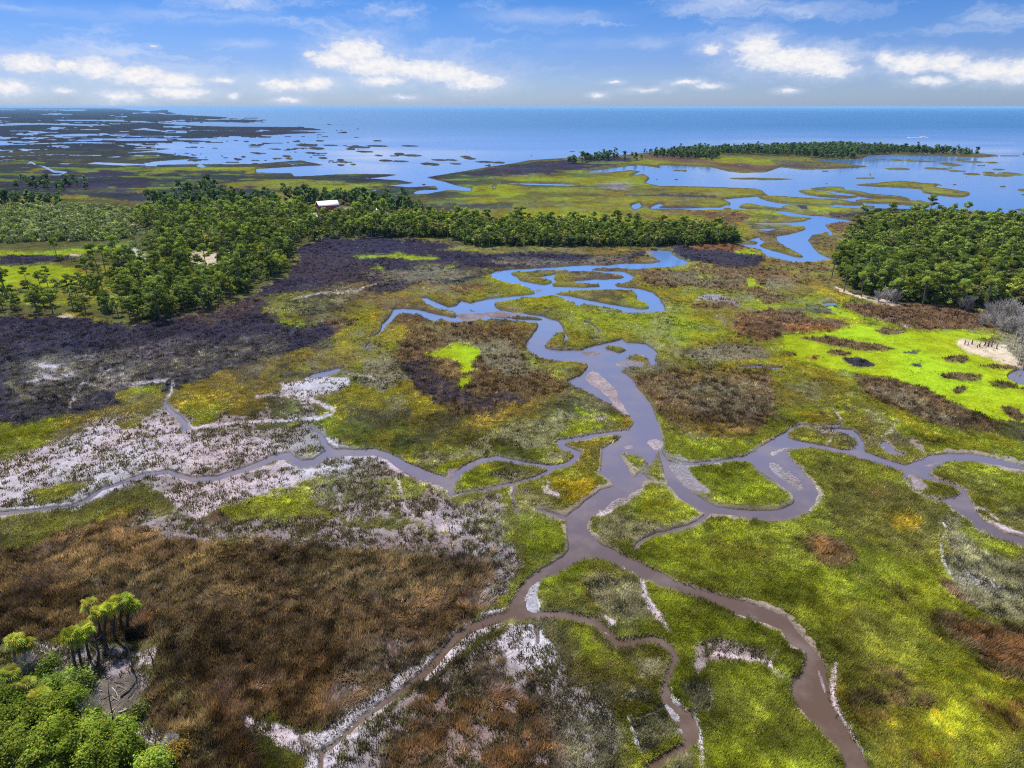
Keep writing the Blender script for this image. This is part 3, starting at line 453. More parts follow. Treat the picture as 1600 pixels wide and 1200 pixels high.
 (Q('440,560 560,530 620,560 640,600 700,655 760,670 650,700 560,690 500,650 480,620 540,600 560,570'), OLIVE, 8, 14, .7), (Q('560,560 620,560 640,600 600,620 560,600'), GREY, 6, 12, .7), (Q('400,565 470,555 490,570 430,590 400,600'), OLIVE, 6, 8, .8), (Q('500,640 560,650 600,700 540,705 505,680'), GREEN, 6, 10, .6), (Q('400,570 460,565 440,590 400,595'), GREEN, 6, 8, .5), (Q('560,700 620,660 660,700 640,725 600,712'), GREEN, 6, 6, .8), (Q('420,625 470,620 480,640 440,660 420,650'), GREEN, 5, 8, .6), (Q('400,665 470,660 460,672 400,680'), GREEN, 5, 8, .7), (Q('398,735 415,728 450,716 455,724 430,732 410,735'), OLIVE, 3, 4, .9), (Q('470,700 495,698 495,718 475,718'), GREY, 3, 4, .7),
 (Q('400,790 480,755 560,740 620,745 660,760 600,790 520,800 440,810 380,815'), OLIVE, 10, 14, .6), (Q('400,790 450,770 520,755 560,775 480,795 420,805'), GREEN, 10, 10, .5), (Q('590,755 640,740 670,755 655,785 610,785'), GREEN, 8, 10, .75), (Q('700,785 790,770 810,800 800,850 740,820'), GREY, 10, 12, .7),
 (Q('480,770 560,740 700,780 800,770 812,850 700,845 600,820 500,815'), MUD, 10, 18, .5),
 # brown rush, lower left
 (Q('-300,860 60,868 100,838 150,825 230,800 290,835 350,800 400,830 480,812 560,830 680,842 760,835 800,850 815,880 800,915 770,950 720,985 680,1020 640,1060 570,1110 520,1150 470,1140 430,1110 395,1130 400,1210 -300,1300'), BROWN, 6, 14, 1),
 (Q('230,800 310,820 400,815 500,815 700,850 800,860 800,900 600,880 400,850 250,830'), GREY, 10, 16, .35), (Q('270,880 330,860 380,820 420,825 380,850 300,885'), GREEN, 10, 12, .45), (Q('500,850 560,830 600,850 540,880'), GOLD, 14, 14, .25), (Q('280,1080 420,1040 560,1000 700,960 720,980 640,1050 560,1110 480,1140 420,1110 390,1130 400,1210 300,1210'), RUST, 26, 24, .4), (Q('-100,930 120,900 130,930 60,960 -100,960'), RUST, 16, 14, .3), (Q('200,880 400,870 600,900 640,960 520,1000 380,1040 260,1060 230,960'), DARK, 30, 24, .28), (Q('560,900 700,890 780,900 740,950 640,960'), DARK, 20, 24, .15),
 (Q('845,975 900,1070 960,1110 985,1150 960,1210 600,1300 500,1210 560,1150 620,1110 680,1070 720,1030 790,985'), MUD, 8, 10, .9), (Q('700,1030 790,1010 850,1060 900,1110 880,1210 560,1210 640,1120 680,1070'), BROWN, 14, 18, .50), (Q('680,1090 800,1080 860,1120 850,1210 600,1210 640,1130'), RUST, 16, 20, .45), (Q('850,1110 960,1120 990,1150 985,1210 880,1210'), GREY, 8, 10, .5),
 (QL('400,1135,24 440,1150,30 500,1178,44 560,1130,36 620,1085,34 680,1045,34 720,1000,32 790,962,22'), PALE, 10, 12, 1), (QL('500,1178,50 490,1300,60'), PALE, 12, 10, 1), (Q('800,970 850,975 870,1040 830,1060 780,1010'), PALE, 10, 14, .8), (Q('812,925 835,912 850,945 845,958 818,955'), PALE, 4, 6, .8),
 # paler, half bare fringes of the brown rush
 (Q('230,795 330,815 480,805 620,815 760,825 815,850 810,890 700,870 560,862 400,850 300,850 200,830'), MUD, 10, 16, .62), (Q('560,1000 640,985 700,1000 640,1050 560,1100 520,1120 520,1060'), MUD, 14, 14, .45), (Q('780,880 815,880 800,930 770,950 740,940'), MUD, 8, 12, .6),
 (Q('240,1040 330,1100 360,1180 300,1210 260,1110'), GREY, 14, 16, .45), (Q('200,960 300,980 300,1060 240,1050'), GREY, 14, 16, .4), (Q('100,880 300,890 420,930 300,960 150,930'), GREY, 20, 20, .35), (Q('420,860 640,880 760,900 640,940 480,930'), GREY, 20, 20, .4),
 # bleached straw and bare places in the black rush
 (Q('0,560 80,545 200,560 330,545 440,520 440,560 330,592 200,610 80,640 0,650'), GREY, 14, 18, .42), (Q('30,568 100,566 130,590 60,606'), PALE, 5, 12, .4), (Q('150,575 240,590 230,612 140,605'), PALE, 5, 14, .45), (Q('120,560 260,530 330,540 200,580'), MUD, 8, 16, .42), (Q('260,500 400,455 440,470 330,520'), BROWN, 10, 14, .4), (Q('560,425 700,415 760,428 700,445 600,450'), GREY, 8, 12, .6), (Q('470,395 560,400 620,430 520,450 460,440'), BROWN, 10, 14, .3), (Q('760,405 900,408 985,400 985,412 880,415 780,415'), GREY, 3, 8, .55),
 # lower-left hammock floor
 (Q('-100,1010 40,1000 100,1010 180,1000 240,1000 245,1050 220,1110 270,1150 290,1210 -100,1300'), FLOOR, 6, 8, .8), (Q('30,1010 90,1003 130,1015 190,1010 205,1040 230,1060 215,1100 170,1110 140,1080 110,1060 50,1040'), MUD, 4, 8, 1), (Q('40,1005 70,1002 90,1020 60,1025'), PALE, 3, 8, .6), (Q('205,1020 240,1015 238,1040 210,1045'), PALE, 3, 8, .8), (Q('205,1150 230,1138 255,1145 250,1160 215,1162'), PALE, 3, 6, .95), (Q('140,1060 215,1055 225,1105 185,1130 160,1125'), OYS, 5, 8, .95), (Q('205,960 240,950 240,970 215,985'), RUST, 4, 6, .6), (Q('70,1000 115,990 112,1010 85,1012'), GREEN, 3, 4, .8), (Q('385,1135 398,1115 405,1140 395,1160'), PALE, 4, 8, .8),
]
# thin bare-mud runnels: they stay dry at this tide
RUNNELS = [QL('-40,765,5 0,757,5 50,735,4 110,716,3'), QL('272,600,3 268,615,3 258,628,4 264,640,12 276,648,14 290,662,15 290,672,12 330,667,4 400,661,3 460,658,4 498,655,5 520,648,4 522,640,4 500,630,3 475,620,3'), QL('210,602,2 250,597,4 262,596,4'), QL('400,622,3 470,618,3 500,632,3 518,643,4 498,656,4'),
 QL('-40,812,16 0,805,13 60,797,10 110,793,9 135,784,12 160,770,12 190,756,10 230,742,11 262,738,12 300,752,14 340,750,13 365,742,13 400,730,14 420,735,8 455,722,14 480,727,14 505,714,13 550,713,10 590,712,12 625,733,16 660,748,16 690,758,16'),
 QL('525,700,9 502,686,10 495,676,6 480,670,4'), QL('620,750,6 630,785,3 628,805,3'), QL('640,800,2 628,790,4 620,782,2'), QL('265,812,2 300,770,3 290,757,4'), QL('1490,905,3 1475,880,3 1468,850,3 1478,830,3 1470,815,2'), QL('1300,685,2 1290,700,2'), QL('1316,662,2 1310,650,2 1300,640,1'), QL('1380,685,2 1400,670,2 1402,658,1'),
 QL('460,470,1 500,460,2 558,457,2 590,445,1'), QL('540,585,1 575,590,1.5 600,600,1'), QL('1000,903,6 1012,935,8 1030,962,7 1048,990,3'), QL('858,755,4 855,765,6 872,776,6'), QL('802,757,3 800,776,5 806,795,6 812,805,4'), QL('838,797,5 862,804,5 876,808,4'), QL('960,790,8 975,780,14 998,766,8 1003,752,5'), QL('930,808,6 955,795,12'),
 QL('1210,1022,4 1201,1040,6 1208,1052,5 1225,1062,4'), QL('1195,1035,6 1160,1030,8 1110,1022,6'), QL('1105,1110,5 1112,1095,6 1108,1080,4'), QL('1043,1083,8 1055,1100,8 1070,1112,6'), QL('1085,1110,5 1093,1160,8 1097,1200,8'), QL('843,990,4 842,1040,6 848,1060,3'), QL('985,1125,6 992,1160,6 1003,1180,5'),
 QL('1305,1040,8 1300,1075,8 1306,1105,7 1330,1150,4 1355,1190,4'), QL('1245,1100,12 1265,1122,12 1300,1160,8'), QL('1201,978,4 1150,962,3'), QL('45,600,3 75,590,5 95,597,2'), QL('105,640,2 130,597,2 170,610,2'), QL('60,573,4 90,575,4'), QL('100,590,3 118,584,2'), QL('1410,512,1 1420,514,1'), QL('1500,790,3 1540,800,3 1560,815,3'), QL('1530,812,6 1560,825,8 1600,838,6'), QL('945,965,8 958,975,10'), QL('932,970,4 945,985,6 960,1000,4')]
# exposed bars in the channels (low mud just above the tide): (shape, class)
BARS = [(Q('925,577 932,580 945,590 962,607 973,630 985,650 978,649 960,635 940,613 925,604 914,595 914,588'), PALE), (Q('1010,690 1022,685 1034,690 1034,702 1026,706 1016,700'), PALE), (Q('1043,727 1070,728 1090,750 1112,768 1085,768 1072,763 1055,745'), MUD), (Q('972,702 978,696 990,694 992,702 980,704'), PALE),
 (Q('1200,722 1215,725 1250,750 1257,765 1250,769 1230,757 1205,737'), MUD), (Q('1202,708 1218,700 1240,700 1225,706 1208,713'), PALE), (Q('905,550 930,548 938,553 925,558 908,555'), MUD), (Q('960,567 980,562 1005,568 995,574 962,572'), MUD), (Q('750,490 770,486 800,488 820,490 790,496 762,496'), MUD), (Q('712,490 750,488 755,499 728,503 715,498'), MUD), (Q('835,452 845,450 848,456 838,458'), MUD),
 (Q('1010,394 1020,393 1024,400 1016,401'), MUD), (Q('1035,1096 1042,1097 1060,1115 1066,1128 1058,1130 1045,1118'), PALE), (Q('1055,1138 1066,1138 1070,1148 1062,1150'), PALE), (Q('1276,1045 1282,1045 1292,1072 1290,1085 1283,1075'), MUD), (Q('935,975 941,980 952,990 960,997 956,998 944,990'), PALE), (Q('700,735 714,732 708,748 698,747'), MUD), (Q('1440,727 1480,718 1500,716 1470,724 1455,730'), MUD), (Q('825,957 820,940 828,918 846,905 840,935 842,958'), PALE),
 (Q('1158,957 1180,961 1195,970 1180,967'), PALE), (Q('600,757 610,760 618,772'), MUD), (Q('943,795 958,780 975,776 985,780 962,792 947,800'), MUD), (Q('1418,742 1428,742 1436,752 1450,760 1440,768 1424,760'), MUD), (Q('1240,1105 1252,1106 1270,1128 1290,1150 1305,1168 1290,1158 1262,1128'), MUD)]
SANDBARS = [QL('1296,206.5,1.0 1310,207,1.5 1320,207,.8'), QL('1405,213,1 1420,215,3.5 1445,214,3 1470,218,1.2 1490,219.5,1.2 1520,224,1 1555,229,.5'), QL('1340,208,.5 1400,212,.8')]
def sstep(a, b, x):
    t = np.clip((x-a)/(b-a), 0, 1); return t*t*(3-2*t)
def cover(px, py, wx, wy):
    """albedo, water field (>0 in water) and per-point facts at survey points"""
    # past the surveyed area the same kind of marsh carries on, folded over from its inner edge
    px = np.where(px > 1600, 3200-px, np.where(px < 0, -px, px)); py = np.where(py > 1200, 2400-py, py)
    d = water_field(px, py, wx, wy)
    N = len(px)
    n1 = fbm(wx*.09, wy*.09, 21, 4)-.5; n2 = fbm(wx*.09+70, wy*.09+9, 31, 4)-.5
    m1 = fbm(wx*.5, wy*.5, 41, 3)-.5; m2 = fbm(wx*.5+7, wy*.5, 51, 3)-.5
    base = np.array(ALB[GREEN])*.5+np.array(ALB[OLIVE])*.5
    col = np.repeat(base[None], N, 0)
    cls = np.full(N, OLIVE)
    jit = fbm(wx*.8, wy*.8, 61, 3)
    fine = fbm(wx*1.7+3, wy*1.7, 77, 2)
    far = np.clip((620-py)/300, 0, 1)
    for P, c, fe, am, sh in COVER:
        A = np.asarray(P, float); m = am*3+2*fe+6
        s0 = np.flatnonzero((px > A[:,0].min()-m) & (px < A[:,0].max()+m) & (py > A[:,1].min()-m) & (py < A[:,1].max()+m))
        if not len(s0): continue
        j = jit[s0]
        qx = px[s0] + n1[s0]*am*4.0 + m1[s0]*am*1.6; qy = py[s0] + (n2[s0]*am*2.0 + m2[s0]*am*1.1)
        s = sd_line(qx, qy, P, 60) if len(P[0]) == 3 else sd_poly(qx, qy, P, max(30, 2*fe+4))
        w = sstep(-fe, fe, s)
        # shares below one break up into patches instead of tinting evenly
        hard = np.clip((w*sh - (.18+.64*j))*6+.5, 0, 1)*(w*sh > .02)
        ww = w if sh >= .99 else .45*w*sh + .55*hard*w
        if sh >= .99 and fe > 2: ww = np.clip((w - .2 - .6*j)*3+.5, 0, 1)*(w > 0)
        col[s0] = col[s0]*(1-ww[:,None]) + np.array(ALB[c])[None]*ww[:,None]
        cls[s0] = np.where(ww > .5, c, cls[s0])
    # no two acres of marsh are alike: drier brown, dead and lush patches run through it
    va = fbm(wx*.028+3, wy*.020, 141, 5); vb = fbm(wx*.06+31, wy*.04+8, 151, 4); vc = fbm(wx*.16, wy*.11+5, 161, 3)
    soft = np.isin(cls, (OLIVE, GREEN, GOLD)); g0 = np.clip((py-280)/60, 0, 1)
    for v, a_, b_, c_, sh in ((va, .50, .62, BROWN, .62), (vb, .56, .68, DARK, .55), (vb, .46, .30, GREEN, .5), (vc, .56, .72, GREY, .6), (va, .44, .32, LIME, .22), (vc, .44, .30, GOLD, .35)):
        ww = sstep(0, 1, (v-a_)/(b_-a_) + (jit-.5)*1.2)*sh*soft*g0*np.where(py > 700, .62, 1)*np.where((px > 1000) & (py > 700), .32, 1)
        if c_ == LIME: ww = ww*np.where((py > 680) & (px < 1000), .15, 1)
        col = col*(1-ww[:,None]) + np.array(ALB[c_])[None]*ww[:,None]
    # far marsh lies in long dark and green bands
    fb = sstep(335, 300, py); bx = fbm(px*.011, py*.16, 401, 5); by = fbm(px*.013+9, py*.22, 411, 5)
    wdk = sstep(.47, .56, bx)*fb*(.9-.35*sstep(680, 840, px))*(cls != FLOOR)*(1-.65*sstep(900, 1100, px)); wlm = sstep(.60, .70, by)*fb*.5*(cls != FLOOR)*(py > 240)
    wdk = np.where(py < 262, np.maximum(wdk, .75*np.where(d > -6, 1, .6)*sstep(900, 760, px)), wdk)
    col = col*(1-wdk[:,None]) + np.array([.028, .038, .046])[None]*wdk[:,None]; col = col*(1-wlm[:,None]) + np.array(ALB[LIME])[None]*.8*wlm[:,None]
    # dry runnels
    veg = np.ones(N)
    for S in RUNNELS:
        s = sd_line(px+n1*6+m1*5, py+n2*4+m2*3, S, 20)
        w = sstep(-1.2, 1.2, s - 1.0*(fine-.5)*3)
        col = col*(1-w[:,None]) + np.array(ALB[PALE])[None]*w[:,None]; veg *= 1-w
    # broken bank strip: wet mud, oyster shell, and bank shade painted in dark
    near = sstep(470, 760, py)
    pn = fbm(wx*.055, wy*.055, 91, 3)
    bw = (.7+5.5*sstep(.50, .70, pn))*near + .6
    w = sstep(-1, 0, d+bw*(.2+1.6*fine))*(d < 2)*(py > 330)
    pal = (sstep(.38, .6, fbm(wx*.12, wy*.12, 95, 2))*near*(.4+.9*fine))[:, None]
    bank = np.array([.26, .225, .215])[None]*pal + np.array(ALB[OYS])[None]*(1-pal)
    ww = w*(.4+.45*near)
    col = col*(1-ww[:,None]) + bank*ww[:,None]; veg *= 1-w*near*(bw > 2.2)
    # low bars
    bar = np.full(N, -30.0)
    for P, c in BARS:
        s = sd_poly(px+m1*4+n1*4, py+m2*4+n2*3, smooth(P), 20)
        w = sstep(-1, 1, s); bar = np.maximum(bar, s)
        col = col*(1-w[:,None]) + np.array(ALB[c])[None]*(.68 if c == PALE else .85)*(.8+.4*fine)[:,None]*w[:,None]; veg *= 1-w
    for S in SANDBARS:
        s = sd_line(px, py+n1*2, S, 20); bar = np.maximum(bar, s*1.5); w = sstep(-.6, .6, s)
        col = col*(1-w[:,None]) + np.array(ALB[SAND])[None]*w[:,None]*.8; veg *= 1-w
    shoal = (py < 330) & (px > 340) & (d > -2.2) & (d <= 0)
    col = np.where(shoal[:,None], col*.5+np.array(ALB[DARK])*.5, col)
    d = np.where(bar > -1.2, np.minimum(d, -bar), d)
    return col, d, dict(cls=cls, veg=veg, bar=bar, jit=jit, fine=fine)
# ---------------------------------------------------------------- materials
def mat_ground():
    m, t, out = new_mat('marsh ground')
    at = nd(t, 'ShaderNodeAttribute', attribute_name='col'); g = nd(t, 'ShaderNodeNewGeometry')
    P = g.outputs['Position']
    a = noise(t, P, 2.4, 3, .7); b = noise(t, P, .22, 4, .6); c = noise(t, V_(t, 'MULTIPLY', P, (1, .6, 1)), .035, 4, .55)
    f = M_(t, 'ADD', M_(t, 'MULTIPLY', a.outputs[0], 1.1), M_(t, 'ADD', M_(t, 'MULTIPLY', b.outputs[0], .9), M_(t, 'MULTIPLY', c.outputs[0], .7)))
    f = SM(t, f, .85, 1.85, .45, 1.5)
    cc = MIX(t, 1.0, at.outputs['Color'], f, 'MULTIPLY')
    hue = MIX(t, SM(t, c.outputs[0], .42, .62), (1.12, .95, .8), (.9, 1.06, 1.0))
    cc = MIX(t, .6, cc, MIX(t, 1.0, cc, hue, 'MULTIPLY'))
    bp = nd(t, 'ShaderNodeBump', inp={'Strength': .8, 'Distance': .35, 'Height': a.outputs[0]})
    bs = nd(t, 'ShaderNodeBsdfDiffuse', inp={'Color': cc, 'Roughness': .6, 'Normal': bp.outputs[0]})
    t.links.new(bs.outputs[0], out.inputs[0]); return m
def mat_water():
    m, t, out = new_mat('tidal water')
    g = nd(t, 'ShaderNodeNewGeometry'); P = g.outputs['Position']; s = nd(t, 'ShaderNodeSeparateXYZ', inp={0: P})
    y = s.outputs[1]
    big = noise(t, V_(t, 'MULTIPLY', P, (.6, 1.4, 1)), .004, 5, .55); mid = noise(t, P, .12, 4, .6)
    # silty creeks near, blue gulf offshore; sky sheen painted into the mid-distance blue
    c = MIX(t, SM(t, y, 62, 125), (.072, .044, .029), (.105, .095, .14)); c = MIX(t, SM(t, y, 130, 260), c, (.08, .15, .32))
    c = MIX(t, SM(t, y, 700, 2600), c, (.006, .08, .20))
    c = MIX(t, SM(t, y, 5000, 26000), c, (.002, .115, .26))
    c = MIX(t, M_(t, 'MULTIPLY', SM(t, mid.outputs[0], .42, .7, 0, .5), SM(t, y, 320, 120)), c, (.16, .125, .115))
    c = MIX(t, SM(t, big.outputs[0], .35, .65, 0, .35), c, MIX(t, 1.0, c, (.6, .8, 1.0), 'MULTIPLY'))
    wv = noise(t, V_(t, 'MULTIPLY', P, (1, 1.3, 1)), 1.2, 3, .6)
    bp = nd(t, 'ShaderNodeBump', inp={'Strength': .12, 'Distance': .08, 'Height': wv.outputs[0]})
    ro = M_(t, 'ADD', SM(t, y, 500, 2500, .06, .40), SM(t, big.outputs[0], .4, .65, 0, .12))
    bs = nd(t, 'ShaderNodeBsdfPrincipled', inp={'Base Color': c, 'Roughness': ro, 'IOR': 1.333, 'Normal': bp.outputs[0]})
    t.links.new(bs.outputs[0], out.inputs[0]); return m
def mat_leaf(name, trans=.35, vary=.25, scale=1.0):
    m, t, out = new_mat(name)
    at = nd(t, 'ShaderNodeAttribute', attribute_name='col'); oi = nd(t, 'ShaderNodeObjectInfo'); g = nd(t, 'ShaderNodeNewGeometry')
    nz = noise(t, g.outputs['Position'], .6, 2)
    f = M_(t, 'MULTIPLY', M_(t, 'ADD', M_(t, 'MULTIPLY', oi.outputs['Random'], vary*1.4), 1-vary*.7), SM(t, nz.outputs[0], .3, .7, .8*scale, 1.2*scale))
    c = MIX(t, 1.0, at.outputs['Color'], f, 'MULTIPLY')
    d = nd(t, 'ShaderNodeBsdfDiffuse', inp={'Color': c}); tr = nd(t, 'ShaderNodeBsdfTranslucent', inp={'Color': MIX(t, 1.0, c, (1.15, 1.2, .55), 'MULTIPLY')})
    mx = nd(t, 'ShaderNodeMixShader', inp={0: trans, 1: d.outputs[0], 2: tr.outputs[0]})
    t.links.new(mx.outputs[0], out.inputs[0]); return m
def mat_plain(name, col, rough=.85, vary=.35, scale=6.0, metal=0, stretch=(1, 1, 1)):
    m, t, out = new_mat(name); g = nd(t, 'ShaderNodeTexCoord')
    nz = noise(t, V_(t, 'MULTIPLY', g.outputs['Object'], stretch), scale, 4, .6)
    c = MIX(t, nz.outputs[0], tuple(x*(1-vary) for x in col), tuple(min(1, x*(1+vary)) for x in col))
    bp = nd(t, 'ShaderNodeBump', inp={'Strength': .5, 'Distance': .02, 'Height': nz.outputs[0]})
    bs = nd(t, 'ShaderNodeBsdfPrincipled', inp={'Base Color': c, 'Roughness': rough, 'Metallic': metal, 'Normal': bp.outputs[0]})
    t.links.new(bs.outputs[0], out.inputs[0]); return m
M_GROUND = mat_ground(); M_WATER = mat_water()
M_GRASS = mat_leaf('marsh grass', .38, 0); M_LEAF = mat_leaf('foliage', .45, .5)
M_BARK = mat_plain('bark', (.13, .105, .09)); M_DEAD = mat_plain('weathered dead wood', (.36, .33, .31)); M_CHAR = mat_plain('dark wet wood', (.035, .03, .028))

# ---------------------------------------------------------------- ground: one sheet to the horizon
STEP = 1.45
rows = np.concatenate([168.6+np.array([0, .5, 1.0, 1.6, 2.2]), np.arange(171.6, 300, 1.0), np.arange(300, 1260, STEP), np.arange(1260, 1800, 12.0)])
cols = np.concatenate([np.linspace(-500, -20, 170, endpoint=False), np.arange(-20, 1620, STEP), np.linspace(1621, 2100, 170)])
GX, GY = np.meshgrid(cols, rows); shp = GX.shape
gx = GX.ravel(); gy = GY.ravel(); wx, wy = ground_xy(gx, gy)
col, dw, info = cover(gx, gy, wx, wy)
bsw = 1.3+3.2*sstep(620, 1000, gy); up = sstep(-1.2, .8, -dw/bsw)
lo = np.where(info['bar'] > -1.2, .22, 1.0)
far = sstep(110, 200, wy)
hum = (fbm(wx*.22, wy*.22, 5, 3)-.5)*.35 + (fbm(wx*.9, wy*.9, 8, 2)-.5)*.18
zz = -.45 + up*(.45 + .26*lo + far*.38*info['veg']*(lo > .5)) + up*hum*sstep(1.5, 8, -dw)*(.4+.6*info['veg'])*(lo > .5)
zz = zz - np.where((info['cls'] == LIME), .12, 0)*sstep(2, 8, -dw)*up
# wooded hammocks stand a little higher
nr, nc = shp
ii = (np.arange(nr-1)[:, None]*nc + np.arange(nc-1)[None, :]).ravel()
F = np.stack([ii, ii+nc, ii+nc+1, ii+1], 1)
wetf = sstep(-.5, 1.2, dw)[:, None]
colg = col*(1-wetf) + np.array([.07, .055, .05])[None]*wetf
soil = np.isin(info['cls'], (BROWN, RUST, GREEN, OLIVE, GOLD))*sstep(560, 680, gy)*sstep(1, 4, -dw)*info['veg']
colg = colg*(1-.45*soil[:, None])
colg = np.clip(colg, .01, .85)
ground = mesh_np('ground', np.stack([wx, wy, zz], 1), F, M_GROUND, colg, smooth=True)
tag(ground, kind='structure')
S = 62000.0
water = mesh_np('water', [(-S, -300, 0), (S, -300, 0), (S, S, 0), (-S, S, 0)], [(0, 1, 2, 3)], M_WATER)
tag(water, kind='structure')
del GX, GY, F, ii

# ---------------------------------------------------------------- marsh grass (nobody could count it)
HT = {DARK:.6, OLIVE:.45, GREEN:.42, LIME:.2, GOLD:.5, BROWN:.78, RUST:.85, MUD:.6, PALE:.55, SAND:.3, FLOOR:.45, GREY:.5, OYS:.3}
KEEP = {DARK:.8, OLIVE:.9, GREEN:.95, LIME:.35, GOLD:.9, BROWN:1.0, RUST:1.0, MUD:.85, PALE:.58, SAND:.05, FLOOR:.35, GREY:.85, OYS:.04}
NC = 530000
cxs = rng.uniform(-330, 1930, NC); cys = 330+ (1330-330)*rng.uniform(0, 1, NC)**.85
twx, twy = ground_xy(cxs, cys)
tcol, tdw, tinfo = cover(cxs, cys, twx, twy)
tcl = tinfo['cls']
keep = np.array([KEEP[c] for c in range(13)])[np.clip(tcl, 0, 12)]
clump = fbm(twx*.55, twy*.55, 123, 2)
sp0 = np.isin(tcl, (MUD, PALE)); keep = keep*np.where(sp0, sstep(.36, .62, fbm(twx*1.3, twy*1.3, 124, 2)*.6+.4*fbm(twx*.2, twy*.2, 125, 2))*1.25, np.where(keep < .7, sstep(.42, .58, clump)*1.5, 1))
keep = keep*np.where(sp0 & (cys > 850), .6, 1)
gap = fbm(twx*1.05, twy*1.05, 127, 2); keep = keep*np.where(np.isin(tcl, (BROWN, RUST, GREEN, OLIVE, GOLD)), np.where(np.isin(tcl, (BROWN, RUST)), sstep(.26, .50, gap), .55+.45*sstep(.26, .46, gap)), 1)
sel = (tdw < -.7) & (tinfo['veg'] > .5) & (rng.uniform(0, 1, NC) < keep)
twx, twy, tcol, tcl, cys, tdw = (a[sel] for a in (twx, twy, tcol, tcl, cys, tdw))
def ground_z(x, y):
    sx_, sy_ = survey(x, y)
    r = np.clip(np.searchsorted(rows, sy_)-1, 0, nr-2); c = np.clip(np.searchsorted(cols, sx_)-1, 0, nc-2)
    fr = (sy_-rows[r])/(rows[r+1]-rows[r]); fc = (sx_-cols[c])/(cols[c+1]-cols[c]); Z = zz.reshape(shp)
    return (Z[r, c]*(1-fc)+Z[r, c+1]*fc)*(1-fr) + (Z[r+1, c]*(1-fc)+Z[r+1, c+1]*fc)*fr
def tufts(name, label, mask, NB):
    x, y, c, cl = twx[mask], twy[mask], tcol[mask], tcl[mask]; n = len(x)
    dist = np.hypot(y, CAM_H); h = np.array([HT[k] for k in range(13)])[np.clip(cl, 0, 12)]*rng.uniform(.6, 1.25, n)
    wd = np.maximum(.045, dist*.00062)*rng.uniform(.8, 1.3, n)
    z = ground_z(x, y) - .05
    ang = rng.uniform(0, 2*np.pi, (n, NB)); rad = rng.uniform(.02, .30, (n, NB))*(1+dist[:, None]/260)
    bx = x[:, None]+np.cos(ang)*rad; by = y[:, None]+np.sin(ang)*rad
    lean = rng.uniform(.05, .50, (n, NB))*h[:, None]
    fl = 2*np.pi*2.2*fbm(x*.10, y*.10, 301, 2); fs = sstep(.45, .75, fbm(x*.22, y*.22, 303, 2))*np.where(np.isin(cl, (BROWN, RUST, DARK)), .62, .3)*h*.75
    tx = bx+np.cos(ang)*lean + (.08*h+np.cos(fl)*fs)[:, None]; ty = by+np.sin(ang)*lean + (np.sin(fl)*fs)[:, None]
    tz = z[:, None]+(h*(.55+.9*fbm(x*.8, y*.8, 305, 2))-fs*.35)[:, None]*rng.uniform(.55, 1.1, (n, NB))
    fa = rng.uniform(0, np.pi, (n, NB)); ex = np.cos(fa)*wd[:, None]; ey = np.sin(fa)*wd[:, None]
    zb = np.repeat(z[:, None], NB, 1)
    V = np.stack([np.stack([bx-ex, by-ey, zb], -1), np.stack([bx+ex, by+ey, zb], -1), np.stack([tx, ty, tz], -1)], 2).reshape(-1, 3)
    F = np.arange(len(V)).reshape(-1, 3)
    br = np.where((cl == BROWN) | (cl == RUST) | (cl == DARK), 1, 0)[:, None]
    # last year's straw and this year's green stand mixed in every clump
    grn = np.isin(cl, (GREEN, OLIVE, GOLD, LIME)); pa = np.clip(1+np.where(grn, 1.3, 2.6)*(fbm(x*.8, y*.8, 201, 2)-.5), .3, 2.2)*np.clip(1+2.0*(fbm(x*.11, y*.11, 205, 3)-.5), .4, 1.8)
    straw = np.where((cl == DARK)[:, None], np.array([.20, .17, .20])[None], np.array([.35, .255, .19])[None])
    k = (rng.uniform(0, 1, n)**3*np.where(grn, .5, .72)*np.clip(pa*1.4-.3, .1, 1.3))[:, None]*(.35+.65*br)*np.where(cl == DARK, .55, 1)[:, None]
    k = np.clip(k, 0, .85)
    pal = np.isin(cl, (MUD, PALE, SAND))[:, None]
    cc = np.where(pal, np.array([.092, .066, .048])[None]*(1+.35*rng.normal(0, 1, (n, 1))), c*np.where(grn, 1.95, 1.65)[:, None]*(pa*(1+np.where(grn, .17, .26)*rng.normal(0, 1, n)))[:, None])
    cc = np.where(pal & (rng.uniform(0, 1, (n, 1)) < .25), np.array([.19, .19, .08])[None], cc)
    cc = np.clip(cc*(1-k)+straw*k, .012, .8)
    C = np.repeat(np.repeat(cc[:, None, :], NB, 1)*rng.uniform(.7, 1.3, (n, NB, 1)), 3, 1).reshape(-1, 3)
    o = mesh_np(name, V, F, M_GRASS, C)
    tag(o, label, name.replace('_', ' '), kind='stuff'); return n
bm_ = np.isin(tcl, (BROWN, RUST, DARK)); sp_ = np.isin(tcl, (MUD, PALE, SAND, GREY, FLOOR))
tufts('rush', 'rusty brown and blackish rush covering the lower left and left middle of the marsh', bm_, 7)
tufts('cordgrass', 'bright and olive green cordgrass lining the winding creeks', ~bm_ & ~sp_, 7)
tufts('stubble', 'thin grey brown grass stubble standing on pale mud flats', sp_, 5)
